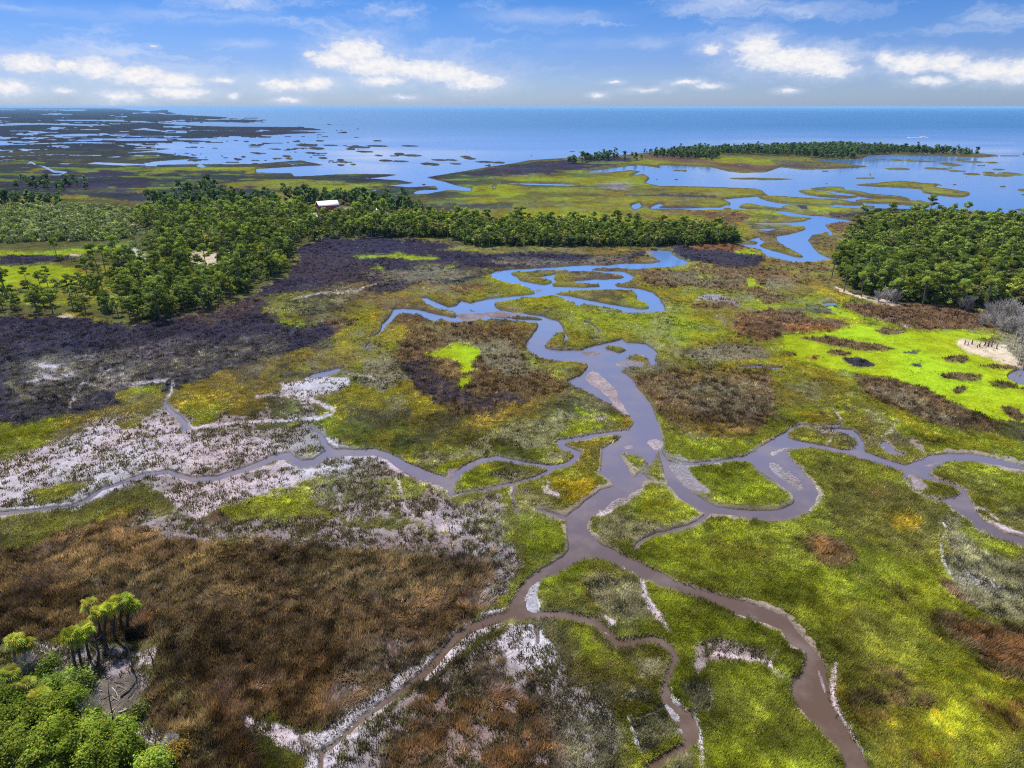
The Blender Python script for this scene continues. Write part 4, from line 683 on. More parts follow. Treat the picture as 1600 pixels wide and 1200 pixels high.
# ---------------------------------------------------------------- tree kit
class Kit:
    """collects vertices, quads and colours of one mesh"""
    def __init__(s): s.V = []; s.F = []; s.C = []; s.n = 0
    def add(s, V, F, C):
        V = np.asarray(V, float).reshape(-1, 3); s.V.append(V); s.F.append(np.asarray(F)+s.n)
        C = np.asarray(C, float); s.C.append(np.repeat(C[None], len(V), 0) if C.ndim == 1 else C); s.n += len(V)
    def tube(s, pts, rads, C, sides=6):
        pts = [Vector(p) for p in pts]; V = []
        for i, p in enumerate(pts):
            d = (pts[min(i+1, len(pts)-1)]-pts[max(i-1, 0)]).normalized()
            u = d.cross(Vector((.3, 1, .1))).normalized(); v = d.cross(u)
            for k in range(sides):
                a = 2*math.pi*k/sides; V.append(p+(u*math.cos(a)+v*math.sin(a))*rads[i])
        F = [(i*sides+k, i*sides+(k+1) % sides, (i+1)*sides+(k+1) % sides, (i+1)*sides+k) for i in range(len(pts)-1) for k in range(sides)]
        s.add([tuple(v) for v in V], F, C)
    def leaves(s, P, N, size, C, asp=.6, g=rng):
        """quads at P facing roughly N"""
        n = len(P); N = N+g.normal(0, .45, (n, 3)); N[:, 2] += .45; N /= np.linalg.norm(N, axis=1)[:, None]+1e-9
        r = g.normal(0, 1, (n, 3)); u = np.cross(N, r); u /= np.linalg.norm(u, axis=1)[:, None]+1e-9; v = np.cross(N, u)
        sz = (size*g.uniform(.6, 1.3, n))[:, None]
        V = np.stack([P-u*sz-v*sz*asp*.3, P-v*sz*asp, P+u*sz, P+v*sz*asp], 1).reshape(-1, 3)
        s.add(V, np.arange(n*4).reshape(-1, 4), np.repeat(C, 4, 0))
    def mesh(s, name, mat, **k): return mesh_np(name, np.concatenate(s.V), np.concatenate(s.F), mat, np.concatenate(s.C), as_object=False, **k)
def blob_points(blobs, n, g, low=-.35, fuzz=0.0):
    b = np.array(blobs, float); w = (b[:, 3]*b[:, 4])**1.0; idx = g.choice(len(b), n, p=w/w.sum()); q = b[idx]
    d = g.normal(0, 1, (n, 3)); d /= np.linalg.norm(d, axis=1)[:, None]; d[:, 2] = np.maximum(d[:, 2], low+g.uniform(-.15, .3, n))
    r = g.uniform(.35, 1.0, n)**.45*(1+.14*np.sin(d[:, 0]*7+q[:, 0]*3)*np.sin(d[:, 1]*6+q[:, 2]*2))
    r = r*(1+fuzz*g.exponential(1, n)*g.uniform(0, 1, n))
    return q[:, :3]+d*r[:, None]*q[:, [3, 3, 4]], d*np.array([1, 1, 1.2]), idx
def hue_mix(n, base, g, idx=None, k=.4, tips=None):
    c = np.repeat(np.array(base)[None], n, 0)*(1+g.normal(0, k*.5, (n, 1)))
    c = c*np.stack([1+g.normal(0, .12, n), np.ones(n), np.ones(n)], 1)
    if idx is not None:
        bj = np.random.default_rng(int(idx[0])+n).normal(1, k*.6, 400); c *= np.clip(bj, .45, 1.6)[idx % 400][:, None]
    return np.clip(c, .008, .6)
def make_pine(seed, H=11.0, n=900, size=.30, base=(.175, .225, .05)):
    g = np.random.default_rng(seed); r = random.Random(seed)
    bl = []; T = Kit(); lean = (r.uniform(-.5, .5), r.uniform(-.5, .5))
    ax = lambda t: (lean[0]*t*t, lean[1]*t*t, H*t)
    T.tube([ax(t) for t in (0, .25, .5, .75, .97)], [.20, .16, .13, .09, .04], (.3, .25, .2))
    bl.append((*ax(.93), 1.3, 1.0))
    for k in range(r.randint(8, 11)):
        t = r.uniform(.52, .92); a = r.uniform(0, 6.28); L = (1.05-t)*4.6*r.uniform(.5, 1.05)+.4; p = ax(t)
        e = (p[0]+math.cos(a)*L, p[1]+math.sin(a)*L, p[2]+L*.35)
        T.tube([p, ((p[0]+e[0])/2, (p[1]+e[1])/2, (p[2]+e[2])/2-.1), e], [.06, .045, .02], (.3, .25, .2), 4)
        bl.append((*e, r.uniform(.75, 1.25), r.uniform(.45, .75)))
    P, N, idx = blob_points(bl, n, g); K = Kit(); K.leaves(P, N, size, hue_mix(n, base, g, idx), .38, g)
    return T, K
def make_oak(seed, H=7.5, W=3.0, n=2000, size=.25, base=(.19, .235, .06), low=.22, lobes=0, lr=1.0, fuzz=.12, kk=.5):
    g = np.random.default_rng(seed); r = random.Random(seed); T = Kit(); bl = []
    T.tube([(0, 0, 0), (.1, .05, H*.2), (.0, .1, H*.42), (.1, 0, H*.7)], [.26, .2, .15, .06], (.3, .26, .22))
    for k in range(lobes or r.randint(11, 15)):
        t = r.uniform(low, .93); a = r.uniform(0, 6.28); L = W*math.sqrt(max(.05, 1-((t-.45)/.62)**2))*r.uniform(.35, .85)
        e = (math.cos(a)*L, math.sin(a)*L, H*t)
        if k < 8: T.tube([(0, 0, H*t*.55), (e[0]*.5, e[1]*.5, H*t*.82), e], [.09, .06, .025], (.3, .26, .22), 4)
        bl.append((*e, r.uniform(.8, 1.45)*lr, r.uniform(.55, 1.0)*lr))
    bl.append((0, 0, H*.9, 1.2*lr, .8*lr))
    P, N, idx = blob_points(bl, n, g, fuzz=fuzz); K = Kit(); K.leaves(P, N, size, hue_mix(n, base, g, idx, kk), .6, g)
    return T, K
def make_palm(seed, H=7.0, fr=26, base=(.22, .28, .05), lean=None, R_=1.55, blades=9):
    g = np.random.default_rng(seed); r = random.Random(seed); T = Kit(); K = Kit(); S_ = Kit()
    lx, ly = lean or (r.uniform(-.8, .8), r.uniform(-.8, .8))
    ax = lambda t: (lx*t**1.6, ly*t**1.6, H*t)
    T.tube([ax(t) for t in (0, .1, .3, .5, .7, .9, 1)], [.24, .17, .15, .15, .14, .16, .12], (.24, .20, .17), 7)
    top = Vector(ax(1))
    def frond(a, e, L, c, kit, rad):
        d = Vector((math.cos(a)*math.cos(e), math.sin(a)*math.cos(e), math.sin(e))); side = d.cross(Vector((0, 0, 1))).normalized(); up = side.cross(d)
        p1 = top+d*L*.45+Vector((0, 0, -.03)); 
        kit.add([top+side*.03, top-side*.03, p1-side*.02, p1+side*.02], [(0, 1, 2, 3)], np.array(c)*.9)
        for k in range(blades):
            f = (k/(blades-1)-.5)*2; b = f*1.9
            dd = (d*math.cos(b)+side*math.sin(b)*.95+up*(.12-.10*abs(f))).normalized()
            q = p1+dd*rad*(1-.25*abs(f)); q.z -= .28*rad*r.uniform(.6, 1.3)+max(0, math.cos(e))*.12
            m = p1+dd*rad*.55; s2 = (side*math.cos(b)-d*math.sin(b))*.06*rad/.9
            cc = np.array(c)*r.uniform(.75, 1.25)
            kit.add([p1, m-s2, q, m+s2], [(0, 1, 2, 3)], cc)
    for k in range(fr):
        e = math.asin(min(.99, r.uniform(-.45, 1.0))); frond(k*2.399+r.uniform(-.2, .2), e, R_*r.uniform(.7, 1.1), tuple(x*r.uniform(.75, 1.25) for x in base), K, r.uniform(.75, 1.05)*R_/1.5)
    for k in range(10): frond(r.uniform(0, 6.28), -1.15+r.uniform(-.2, .25), R_*.75, (.22*r.uniform(.7, 1.2), .16, .09), S_, .6)
    return T, K, S_
def make_snag(seed, H=5.0, nb=5, thick=.13, lean=None, col=(.3, .28, .26), fork=True):
    r = random.Random(seed); T = Kit(); B = Kit(); lx, ly = lean or (r.uniform(-.5, .5), r.uniform(-.4, .4))
    ax = lambda t: (lx*t+.12*math.sin(t*5+seed), ly*t+.1*math.sin(t*4), H*t)
    T.tube([ax(t) for t in (0, .2, .45, .7, 1)], [thick*1.5, thick, thick*.85, thick*.6, thick*.25], col, 6)
    for k in range(nb):
        t = r.uniform(.45, .95); a = r.uniform(0, 6.28); L = H*.22*r.uniform(.5, 1.3); p = ax(t)
        q = (p[0]+math.cos(a)*L*.6, p[1]+math.sin(a)*L*.6, p[2]+L*.35); e = (p[0]+math.cos(a)*L, p[1]+math.sin(a)*L, p[2]+L*.8)
        B.tube([p, q, e], [thick*.4, thick*.28, thick*.1], col, 4)
        if fork:
            for s in (-1, 1):
                B.tube([q, (q[0]+math.cos(a+s*.8)*L*.4, q[1]+math.sin(a+s*.8)*L*.4, q[2]+L*.35)], [thick*.2, thick*.07], col, 4)
    return T, B
def make_dead_shrub(seed, H=2.6, W=1.4, n=70, col=(.36, .32, .32)):
    r = random.Random(seed); T = Kit(); B = Kit()
    T.tube([(0, 0, 0), (.05, 0, H*.3), (0, .05, H*.75)], [.09, .06, .03], col, 5)
    for k in range(n):
        a = r.uniform(0, 6.28); t = r.uniform(.05, .6); L = W*r.uniform(.4, 1.0); e = (math.cos(a)*L, math.sin(a)*L, H*(t+r.uniform(.2, .5)))
        m = (e[0]*.5, e[1]*.5, H*t+(e[2]-H*t)*.35); c = tuple(x*r.uniform(.75, 1.2) for x in col)
        B.tube([(0, 0, H*t*.6), m, e], [.028, .02, .008], c, 3)
        for s in range(3):
            b = a+r.uniform(-1.2, 1.2); B.tube([m, (m[0]+math.cos(b)*L*.4, m[1]+math.sin(b)*L*.4, m[2]+H*.2)], [.014, .006], c, 3)
    return T, B
PROTO = {}
def proto(key, parts, names, mats):
    PROTO[key] = [(nm, k.mesh(nm, mt)) for nm, k, mt in zip(names, parts, mats) if k.n]
for i in range(6): proto(('pine', i), make_pine(100+i, H=[11, 9.0, 13.5, 10, 7.5, 12][i], n=1500), ('trunk', 'crown'), (M_BARK, M_LEAF))
for i in range(6): proto(('oak', i), make_oak(200+i, H=[8, 9.5, 6.6, 7.4, 8.8, 5.6][i], W=[3.4, 3.0, 3.3, 3.8, 2.5, 3.4][i], lobes=[20, 24, 17, 26, 16, 22][i], lr=.82, base=[(.15, .20, .045), (.20, .245, .05), (.11, .155, .045), (.22, .25, .05), (.13, .18, .05), (.19, .19, .08)][i]), ('trunk', 'crown'), (M_BARK, M_LEAF))
for i in range(4): proto(('scrub', i), make_oak(300+i, H=3.4, W=2.2, n=420, size=.36, base=[(.17, .21, .09), (.14, .18, .08), (.19, .21, .12), (.12, .16, .055)][i], low=.1), ('trunk', 'crown'), (M_BARK, M_LEAF))
for i in range(4): proto(('palm', i), make_palm(400+i, H=[8.0, 7.2, 6.6, 7.6][i]), ('trunk', 'crown', 'dead_fronds'), (M_BARK, M_LEAF, M_LEAF))
for i in range(4): proto(('snag', i), make_snag(500+i, H=[5.0, 6.0, 4.2, 5.4][i]), ('trunk', 'branch'), (M_DEAD, M_DEAD))
for i in range(3): proto(('dead', i), make_dead_shrub(600+i), ('trunk', 'branch'), (M_DEAD, M_DEAD))
def plant(key, name, loc, label, cat, group=None, rz=None, sc=1.0):
    """one thing: an empty at the foot carrying copies of its parts"""
    e = empty(name, loc, rnd.uniform(0, 6.28) if rz is None else rz, sc)
    for nm, me in PROTO[key]:
        o = bpy.data.objects.new(nm, me); link(o); o.parent = e
    tag(e, label, cat, group); return e

# ---------------------------------------------------------------- woods
def inside(sx_, sy_, P): return sd_poly(np.atleast_1d(sx_).astype(float), np.atleast_1d(sy_).astype(float), P, 5) > 0
CLEAR = [Q('284,396 320,390 350,395 388,398 376,408 345,426 322,432 298,426'), Q('196,352 225,349 222,362 204,366'), Q('484,324 556,322 556,344 514,347 509,357 484,357'), Q('484,340 510,340 510,352 484,353'), Q('572,326 640,336 600,346'), Q('-200,386 200,376 200,398 150,408 -200,412'), Q('-200,416 120,414 150,430 140,448 -200,450'), Q('625,336 645,338 640,352 625,350')]
WOODS = [  # survey polygon, spacing m, pine share, kinds, place wording, size
 ('left', Q('225,345 330,330 440,330 520,336 655,350 640,356 620,376 600,375 500,374 466,386 462,408 446,432 420,446 400,455 330,484 240,506 200,506 200,440 240,420 270,370 200,356'), 4.8, .5, 'in the big wood left of the black flat', .74),
 ('left', Q('100,470 200,440 260,420 260,506 160,503 118,492'), 5.6, .7, 'in the big wood left of the black flat', .74),
 ('left edge', Q('-250,478 100,478 112,492 60,497 -250,497'), 4.8, .4, 'in the row below the lime green clearing', .74),
 ('left open', Q('-250,452 120,448 200,405 210,440 120,472 -250,478'), 8.0, .75, 'scattered in the lime green clearing', .85),
 ('left open', Q('60,400 190,396 185,404 60,412'), 8, .9, 'scattered in the lime green clearing', .85),
 ('band', Q('600,352 680,345 760,354 840,356 1000,362 1090,362 1130,366 1160,378 1130,384 1070,386 1000,388 850,388 760,388 735,387 700,373 600,375'), 3.6, .2, 'in the long tree belt behind the looping river', .74),
 ('right', Q('1325,380 1335,362 1380,350 1440,346 1560,352 1880,366 1900,474 1560,486 1500,484 1440,480 1380,472 1332,456 1310,436 1306,418 1314,395'), 3.7, .22, 'in the dense wood at the right', .80),
]
def world_grid(P, sp, jit=.42, seed=0, clear=True):
    P = np.asarray(P, float); wx_, wy_ = ground_xy(P[:, 0], P[:, 1]); g = np.random.default_rng(seed)
    X, Y = np.meshgrid(np.arange(wx_.min(), wx_.max(), sp), np.arange(wy_.min(), wy_.max(), sp)); X = X.ravel(); Y = Y.ravel()
    X = X+g.uniform(-jit, jit, len(X))*sp; Y = Y+g.uniform(-jit, jit, len(Y))*sp
    a, b = survey(X, Y); k = inside(a, b, P)
    if clear:
        for c in CLEAR: k &= ~inside(a, b, c)
    return X[k], Y[k]
TR = []
for wi, (nm, P, sp, ps, where, size) in enumerate(WOODS):
    X, Y = world_grid(P, sp, seed=40+wi)
    for x, y in zip(X, Y):
        TR.append((math.hypot(x, y), x, y, 'pine' if rnd.random() < ps else 'oak', wi, size*rnd.choice((.62, .78, .92, 1.0, 1.1, 1.22, 1.45))*rnd.uniform(.9, 1.1)))
TR.sort()
vis = [t for t in TR if -12 < survey(t[1], t[2])[0] < 1612]; rest = [t for t in TR if not -12 < survey(t[1], t[2])[0] < 1612]
cnt = {'pine': 0, 'oak': 0}; far_trees = []
for t in vis:
    _, x, y, k, wi, s = t; nm, P, sp, ps, where, size = WOODS[wi]
    if cnt[k] >= 285: far_trees.append(t); continue
    cnt[k] += 1; z = float(ground_z(np.array([x]), np.array([y]))[0])-.05; i = rnd.randrange(6)
    if k == 'pine': plant(('pine', i), 'pine_tree', (x, y, z), 'slim green pine '+where, 'pine tree', 'pines '+where, sc=s)
    else: plant(('oak', i), 'broadleaf_tree', (x, y, z), 'round broadleaf tree '+where, 'broadleaf tree', 'broadleaf trees '+where, sc=s)
far_trees += rest
print('trees', cnt, 'far', len(far_trees))
def far_mass(name, label, items, protos, mat=None):
    """a far wood that reads as one mass: trees in one mesh"""
    K = Kit()
    for (x, y, z, k, rz, s) in items:
        V, F, C = protos[k]; c, n = math.cos(rz), math.sin(rz)
        W_ = np.stack([V[:, 0]*c-V[:, 1]*n, V[:, 0]*n+V[:, 1]*c, V[:, 2]], 1)*s+np.array([x, y, z]); K.add(W_, F, np.clip(C*rnd.uniform(.75, 1.25), .005, .6))
    o = bpy.data.objects.new(name, K.mesh(name, M_LEAF)); link(o); tag(o, label, kind='stuff'); return o
def cat_kit(*ks):
    K = Kit()
    for k in ks:
        for V, F, C in zip(k.V, k.F, k.C):
            F0 = F-F.min(); K.add(V, F0, C)
    return np.concatenate(K.V), np.concatenate(K.F), np.concatenate(K.C)
LOD = {}
for i in range(4):
    LOD['pine', i] = cat_kit(*make_pine(700+i, H=[11, 8.5, 13, 10][i], n=380, size=.55)); LOD['oak', i] = cat_kit(*make_oak(720+i, H=[8, 9.3, 6.5, 7.4][i], W=3.5, n=520, size=.48, lobes=18, lr=.85, base=[(.15, .195, .045), (.19, .235, .05), (.115, .16, .05), (.19, .20, .07)][i]))
    LOD['mini', i] = cat_kit(make_oak(740+i, H=8.5+i, W=3.2, n=70, size=1.5, base=(.075, .115, .05))[1]); LOD['minipine', i] = cat_kit(*make_pine(760+i, H=13, n=60, size=1.2, base=(.07, .105, .045)))
    LOD['scrub', i] = cat_kit(make_oak(780+i, H=3.2, W=2.0, n=110, size=.55, base=[(.17, .21, .09), (.14, .18, .08), (.20, .22, .13), (.12, .16, .055)][i], low=.1)[1])
    LOD['under', i] = cat_kit(make_oak(800+i, H=4.3, W=2.4, n=130, size=.6, base=[(.10, .145, .04), (.08, .12, .035), (.12, .155, .05), (.075, .11, .035)][i], low=.1)[1])
    LOD['palm', i] = cat_kit(*make_palm(790+i, H=7, fr=14, blades=5))
gz = lambda x, y: float(ground_z(np.array([x]), np.array([y]))[0])-.1
far_mass('distant_wood', 'tree mass filling the woods behind the nearest trees', [(x, y, gz(x, y), ('pine' if k == 'pine' else 'oak', rnd.randrange(4)), rnd.uniform(0, 6.28), s) for (_, x, y, k, wi, s) in far_trees], LOD)
# far shore wood on the low island in front of the open sea, small stands on the left horizon
ISL = [Q('1040,243 1060,239 1110,236 1180,235 1240,232 1300,231 1400,234 1500,240 1550,243.5 1520,244.5 1480,243.5 1400,241 1345,245 1330,250 1290,250.5 1262,247 1180,244 1110,243'), Q('1022,242 1090,239 1122,244 1122,253 1050,249.5 1028,247.5'), Q('880,255 940,248 975,246.5 960,251 935,256 882,258'), Q('975,246 1030,241 1040,246 1010,252 960,256')]
it = []
for q, P in enumerate(ISL):
    X, Y = world_grid(P, 6.5 if q == 0 else 7, seed=60+q, clear=False) if q < 3 else world_grid(P, 22, seed=60+q, clear=False)
    for x, y in zip(X, Y):
        it.append((x, y, gz(x, y), ('minipine' if rnd.random() < .2 else 'mini', rnd.randrange(4)), rnd.uniform(0, 6.28), rnd.uniform(.45, 1.05)))
far_mass('island_wood', 'dark blue green wood along the low island in front of the open sea', it, LOD)
it = []
for q, (P, sp) in enumerate([(Q('18,295 40,290 90,291 150,293 150,298 90,299 30,299'), 8), (Q('265,303 300,297 345,296 345,304 290,306'), 9), (Q('50,310 100,306 120,312 60,316'), 14), (Q('420,318 470,312 560,314 640,326 670,336 640,342 580,334 490,324'), 6), (Q('230,318 330,312 430,318 440,330 330,330 235,332'), 6), (Q('-60,318 60,312 110,318 100,330 -60,330'), 9)]):
    X, Y = world_grid(P, sp, seed=70+q)
    for x, y in zip(X, Y): it.append((x, y, gz(x, y), ('mini' if rnd.random() < .8 else 'minipine', rnd.randrange(4)), rnd.uniform(0, 6.28), rnd.uniform(.55, 1.0)))
far_mass('far_thicket', 'dark thickets at the back of the left wood and along the far marsh edge', it, LOD)
# grey green scrub on the far left
it = []; it2 = []
X, Y = world_grid(Q('-250,326 120,326 225,334 240,350 195,378 150,386 -250,392'), 3.4, seed=80)
for x, y in zip(X, Y):
    it.append((x, y, gz(x, y), ('scrub', rnd.randrange(4)), rnd.uniform(0, 6.28), rnd.uniform(.6, 1.4)))
for P, sp, se in [(Q('60,400 200,400 260,440 260,500 110,490 -60,480 -60,452 120,448'), 7.5, 81), (Q('190,345 640,340 600,374 466,384 440,430 330,480 220,440'), 7.5, 82)]:
    X, Y = world_grid(P, sp, seed=se)
    for x, y in zip(X, Y): it.append((x, y, gz(x, y), ('scrub', rnd.randrange(4)), rnd.uniform(0, 6.28), rnd.uniform(.4, 1.0)))
for P, sp, se in [(WOODS[6][1], 3.6, 83), (WOODS[5][1], 3.8, 84), (WOODS[0][1], 7.0, 85)]:
    X, Y = world_grid(P, sp, seed=se)
    for x, y in zip(X, Y): it2.append((x, y, gz(x, y), ('under', rnd.randrange(4)), rnd.uniform(0, 6.28), rnd.uniform(.7, 1.1)))
far_mass('understory', 'shrubby green understory filling the woods below the crowns', it2, LOD)
far_mass('scrub', 'pale grey green scrub covering the far left behind the bright clearing', it, LOD)
# palms breaking the skyline and edge of the woods, dead grey trees on the right shore
for k, (px_, py_) in enumerate([(1299,437),(1318,458),(1345,466),(1500,486),(1010,388),(1120,384),(1135,382),(985,389),(765,389),(850,389),(560,374),(640,377),(700,376),(1060,386),(1400,477),(1440,482),(1540,488)]):
    x, y = (float(v) for v in ground_xy(px_, py_))
    plant(('palm', k % 4), 'palm_tree', (x, y, gz(x, y)), 'single tall palm standing just off the left corner of the right-hand wood' if k == 0 else 'palm standing at the front edge of the distant woods', 'palm tree', None if k == 0 else 'palms along the front of the distant woods', sc=1.15)
for k, (px_, py_, s) in enumerate([(1385,474,1.6),(1372,474,1.3),(1398,476,1.5),(1500,486,1.3),(1510,488,1.6),(1545,497,1.5),(1556,500,1.8),(1570,498,2.0),(1585,505,2.0),(1552,512,1.6),(1535,512,1.3),(1565,520,1.6),(1580,524,1.7),(1595,520,1.8),(1598,535,1.4)]):
    x, y = (float(v) for v in ground_xy(px_, py_))
    plant(('dead', k % 3), 'dead_shrub', (x, y, gz(x, y)), 'leafless silver grey shrub at the foot of the right-hand wood', 'dead shrub', 'leafless grey shrubs below the right-hand wood', sc=s*1.25)
for k, (px_, py_, s) in enumerate([(1578,552,.75),(1586,556,1.0),(1594,560,1.15),(1590,574,1.1),(1598,578,1.2),(1583,545,.8),(1572,540,.6),(1596,548,1.0),(1589,566,.7)]):
    x, y = (float(v) for v in ground_xy(px_, py_))
    plant(('snag', k % 4), 'dead_tree', (x, y, gz(x, y)), 'thin leafless dead trunk on the sandy patch at the right edge', 'dead tree', 'thin dead trunks on the sandy patch at the right edge', sc=s)
PROTO['stub'] = [('trunk', make_snag(555, H=1.5, nb=0, thick=.14, lean=(.1, .05))[0].mesh('trunk', M_CHAR))]
for k, (px_, py_) in enumerate([(1507,541),(1511,543),(1517,541),(1526,546),(1538,543),(1543,545),(1548,545),(1556,548),(1530,545)]):
    x, y = (float(v) for v in ground_xy(px_, py_))
    plant('stub', 'tree_stump', (x, y, gz(x, y)), 'short dark bare stump on the white sand at the right', 'stump', 'short dark stumps on the white sand', sc=rnd.uniform(.7, 1.25))

# ---------------------------------------------------------------- the hammock at the lower left
def at(px_, py_): return tuple(float(v) for v in ground_xy(px_, py_))
PALMS = [ # crown x,y and foot x,y as surveyed, label
 (137,947,146,990,'palm at the back left of the tall clump at lower left, crown set apart'), (155,958,160,1005,'palm with low drooping crown at the left side of the tall palm clump'),
 (168,953,166,1012,'palm in the middle of the tall clump, trunk straight to its dark foot'), (181,944,180,1000,'tallest palm of the lower left clump with broad yellow green crown'),
 (192,941,190,985,'palm right of the tallest one in the clump, crown touching it'), (205,948,200,982,'rightmost palm of the tall clump beside the fallen brown fronds'),
 (134,983,141,1032,'slanting palm in front of the tall clump with leaning bare trunk'), (108,998,122,1056,'leaning palm alone at the edge of the grey mud clearing, two metres from its twin'),
 (120,1003,130,1048,'thin palm just right of the leaning one on the mud clearing'), (22,1002,26,1040,'palm at the left frame edge with round crown beside the pale mud'),
 (40,1008,42,1035,'short palm right of the one at the left frame edge'), (14,1052,18,1100,'palm with a yellow green crown low on the left frame edge'), (42,1068,46,1110,'palm below the short one, rooted in the shadowy thicket on the left')]
PALMS += [(62,1088,64,1122,'young palm with drooping fronds in the middle of the left thicket'), (92,1118,94,1150,'palm crown half hidden between the bright trees of the thicket'), (24,1128,26,1165,'palm crown in the thicket below the left frame-edge palms'), (128,1150,130,1180,'small palm left of the green bush under the dead grey shrub')]
def bespoke(kits, name, loc, label, cat, names, mats, group=None):
    e = empty(name, loc)
    for nm, k, mt in zip(names, kits, mats):
        if k.n: o = bpy.data.objects.new(nm, k.mesh(nm, mt)); link(o); o.parent = e
    tag(e, label, cat, group); return e
def lift(cx, cy, x, y):
    """height and lean that carry a crown seen at cx,cy above a foot at x,y"""
    a = (cx-800)/FPX; b = (600-cy)/FPX; d = (a, COSP+b*SINP, -SINP+b*COSP); t = y/d[1]
    return CAM_H+d[2]*t, a*t-x
for k, (cx, cy, fx, fy, lab) in enumerate(PALMS):
    x, y = at(fx, fy); H, lx = lift(cx, cy, x, y)
    bespoke(make_palm(900+k, H=H, fr=25, base=(.30, .34, .04) if k % 3 else (.33, .35, .06), lean=(lx, rnd.uniform(-.2, .3)), R_=1.3, blades=11), 'palm_tree', (x, y, gz(x, y)), lab, 'palm tree', ('trunk', 'crown', 'dead_fronds'), (M_CHAR if k < 9 else M_BARK, M_LEAF, M_LEAF), 'palms of the lower left hammock')
def rich(seed, H, W, n, base):
    return make_oak(seed, H, W, n, .125, base, low=.15, lobes=30, lr=.58, fuzz=.62, kk=.34)
LEAFY = [ # foot x,y  H  W  colour  label
 (118,1128,4.2,1.9,(.17,.22,.03),'bright green round tree in front of the dead grey shrub at lower left'), (70,1150,5.0,2.6,(.21,.25,.035),'broad yellow green tree in the middle of the lower left thicket'),
 (30,1175,5.5,2.8,(.17,.22,.03),'large bright tree by the left frame edge low in the picture'), (100,1205,5.5,2.8,(.19,.24,.03),'wide bright green tree at the bottom edge of the thicket'),
 (150,1190,4.6,2.3,(.17,.22,.03),'mid green tree left of the thin trunk near the bottom edge'), (10,1130,4.5,2.3,(.16,.22,.03),'pale lime tree at the left frame edge below the palms'),
 (50,1115,3.6,2.0,(.11,.17,.02),'darker green shrub tree tucked below the left palms'), (200,1185,3.2,1.6,(.16,.22,.03),'dense rounded olive lime bush right of the thicket with a bare pole in it'),
 (165,1215,4.4,2.1,(.17,.21,.03),'green tree at the bottom edge right of the wide bright one'), (245,1216,2.6,1.7,(.17,.21,.03),'low yellow green bush at the bottom edge near the rusty shrub'),
 (85,1092,2.6,1.4,(.12,.17,.025),'small green bush at the edge of the grey mud clearing'), (128,1085,2.4,1.3,(.14,.18,.04),'dull olive bush above the bright round tree'), (120,1068,1.6,.9,(.19,.25,.03),'small bright lime bush on the grey mud'), (150,1155,3.0,1.5,(.15,.19,.03),'green bush directly below the dead grey shrub'),
 (45,1235,6,3,(.19,.23,.035),'bright tree cut off by the bottom left corner'), (278,1185,1.3,.9,(.20,.13,.03),'rusty orange low shrub near the bottom edge'), (195,1142,1.2,.7,(.16,.21,.03),'tiny lime shrub beside the white shell patch'), (218,1118,.9,.6,(.15,.16,.05),'tiny olive shrub above the white shell patch'), (80,1050,1.6,.9,(.15,.2,.04),'small pale green shrub left on the mud clearing'), (10,1215,5.5,2.6,(.18,.22,.035),'tall bright tree in the bottom left corner')]
for k, (fx, fy, H, W, base, lab) in enumerate(LEAFY):
    x, y = at(fx, fy)
    bespoke(rich(1000+k, H, W, int(3300*max(.4, W)**1.25), tuple(v*1.35 for v in base)), 'broadleaf_tree' if H > 3 else 'shrub', (x, y, gz(x, y)), lab, 'broadleaf tree' if H > 3 else 'shrub', ('trunk', 'crown'), (M_BARK, M_LEAF))
for k, (fx, fy, H, W, lab, c) in enumerate([(150,1130,3.6,1.6,'round leafless grey pink shrub at the lower left in front of the logs',(.42,.36,.37)), (95,1085,2.6,1.5,'pale leafless shrub left of the small lime bush',(.40,.34,.33)), (48,1050,2.6,1.3,'thin grey leafless shrub between the left palms and the mud',(.28,.27,.2)), (125,1015,1.8,.8,'wispy grey bush left of the slanting palm',(.3,.28,.24)), (268,1170,1.6,1.1,'tangle of bleached twigs beside the white shell patch',(.45,.43,.42))]):
    x, y = at(fx, fy); bespoke(make_dead_shrub(1100+k, H, W, 130, c), 'dead_shrub', (x, y, gz(x, y)), lab, 'dead shrub', ('trunk', 'branch'), (M_DEAD, M_DEAD))
SNAGS = [(207,1052,195,995,'tall bare grey pole leaning left of the pale mud patch',.09,1),(238,1040,232,1012,'short bare leaning pole on the white mud patch',.08,1),(176,1130,168,1060,'thin branched dead trunk above the scattered logs',.06,4),(244,1195,243,1140,'thin crooked dead tree left of the rusty shrub',.07,5),(201,1180,196,1125,'dark bare pole rising from the olive lime bush',.06,1),(120,1200,115,1135,'dark slim dead trunk rising through the thicket',.08,4),(153,1045,151,998,'dark stub-branched dead palm trunk in the shade of the clump',.16,6),(232,1120,226,1070,'twiggy dead sapling right of the scattered logs',.04,5),(275,1040,278,1010,'lone thin dead stem in the brown rush',.03,2),(62,1105,56,1040,'slim dark dead stem between the left palms',.05,3)]
for k, (fx, fy, tx_, ty_, lab, th, nb) in enumerate(SNAGS):
    x, y = at(fx, fy); H, lx = lift(tx_, ty_, x, y)
    bespoke(make_snag(1200+k, H, nb, th, (lx, .1), fork=nb > 2), 'dead_tree', (x, y, gz(x, y)), lab, 'dead tree', ('trunk', 'branch'), (M_CHAR if k in (2, 4, 5, 6, 9) else M_BARK, M_CHAR))
g2 = np.random.default_rng(77); K2 = Kit()
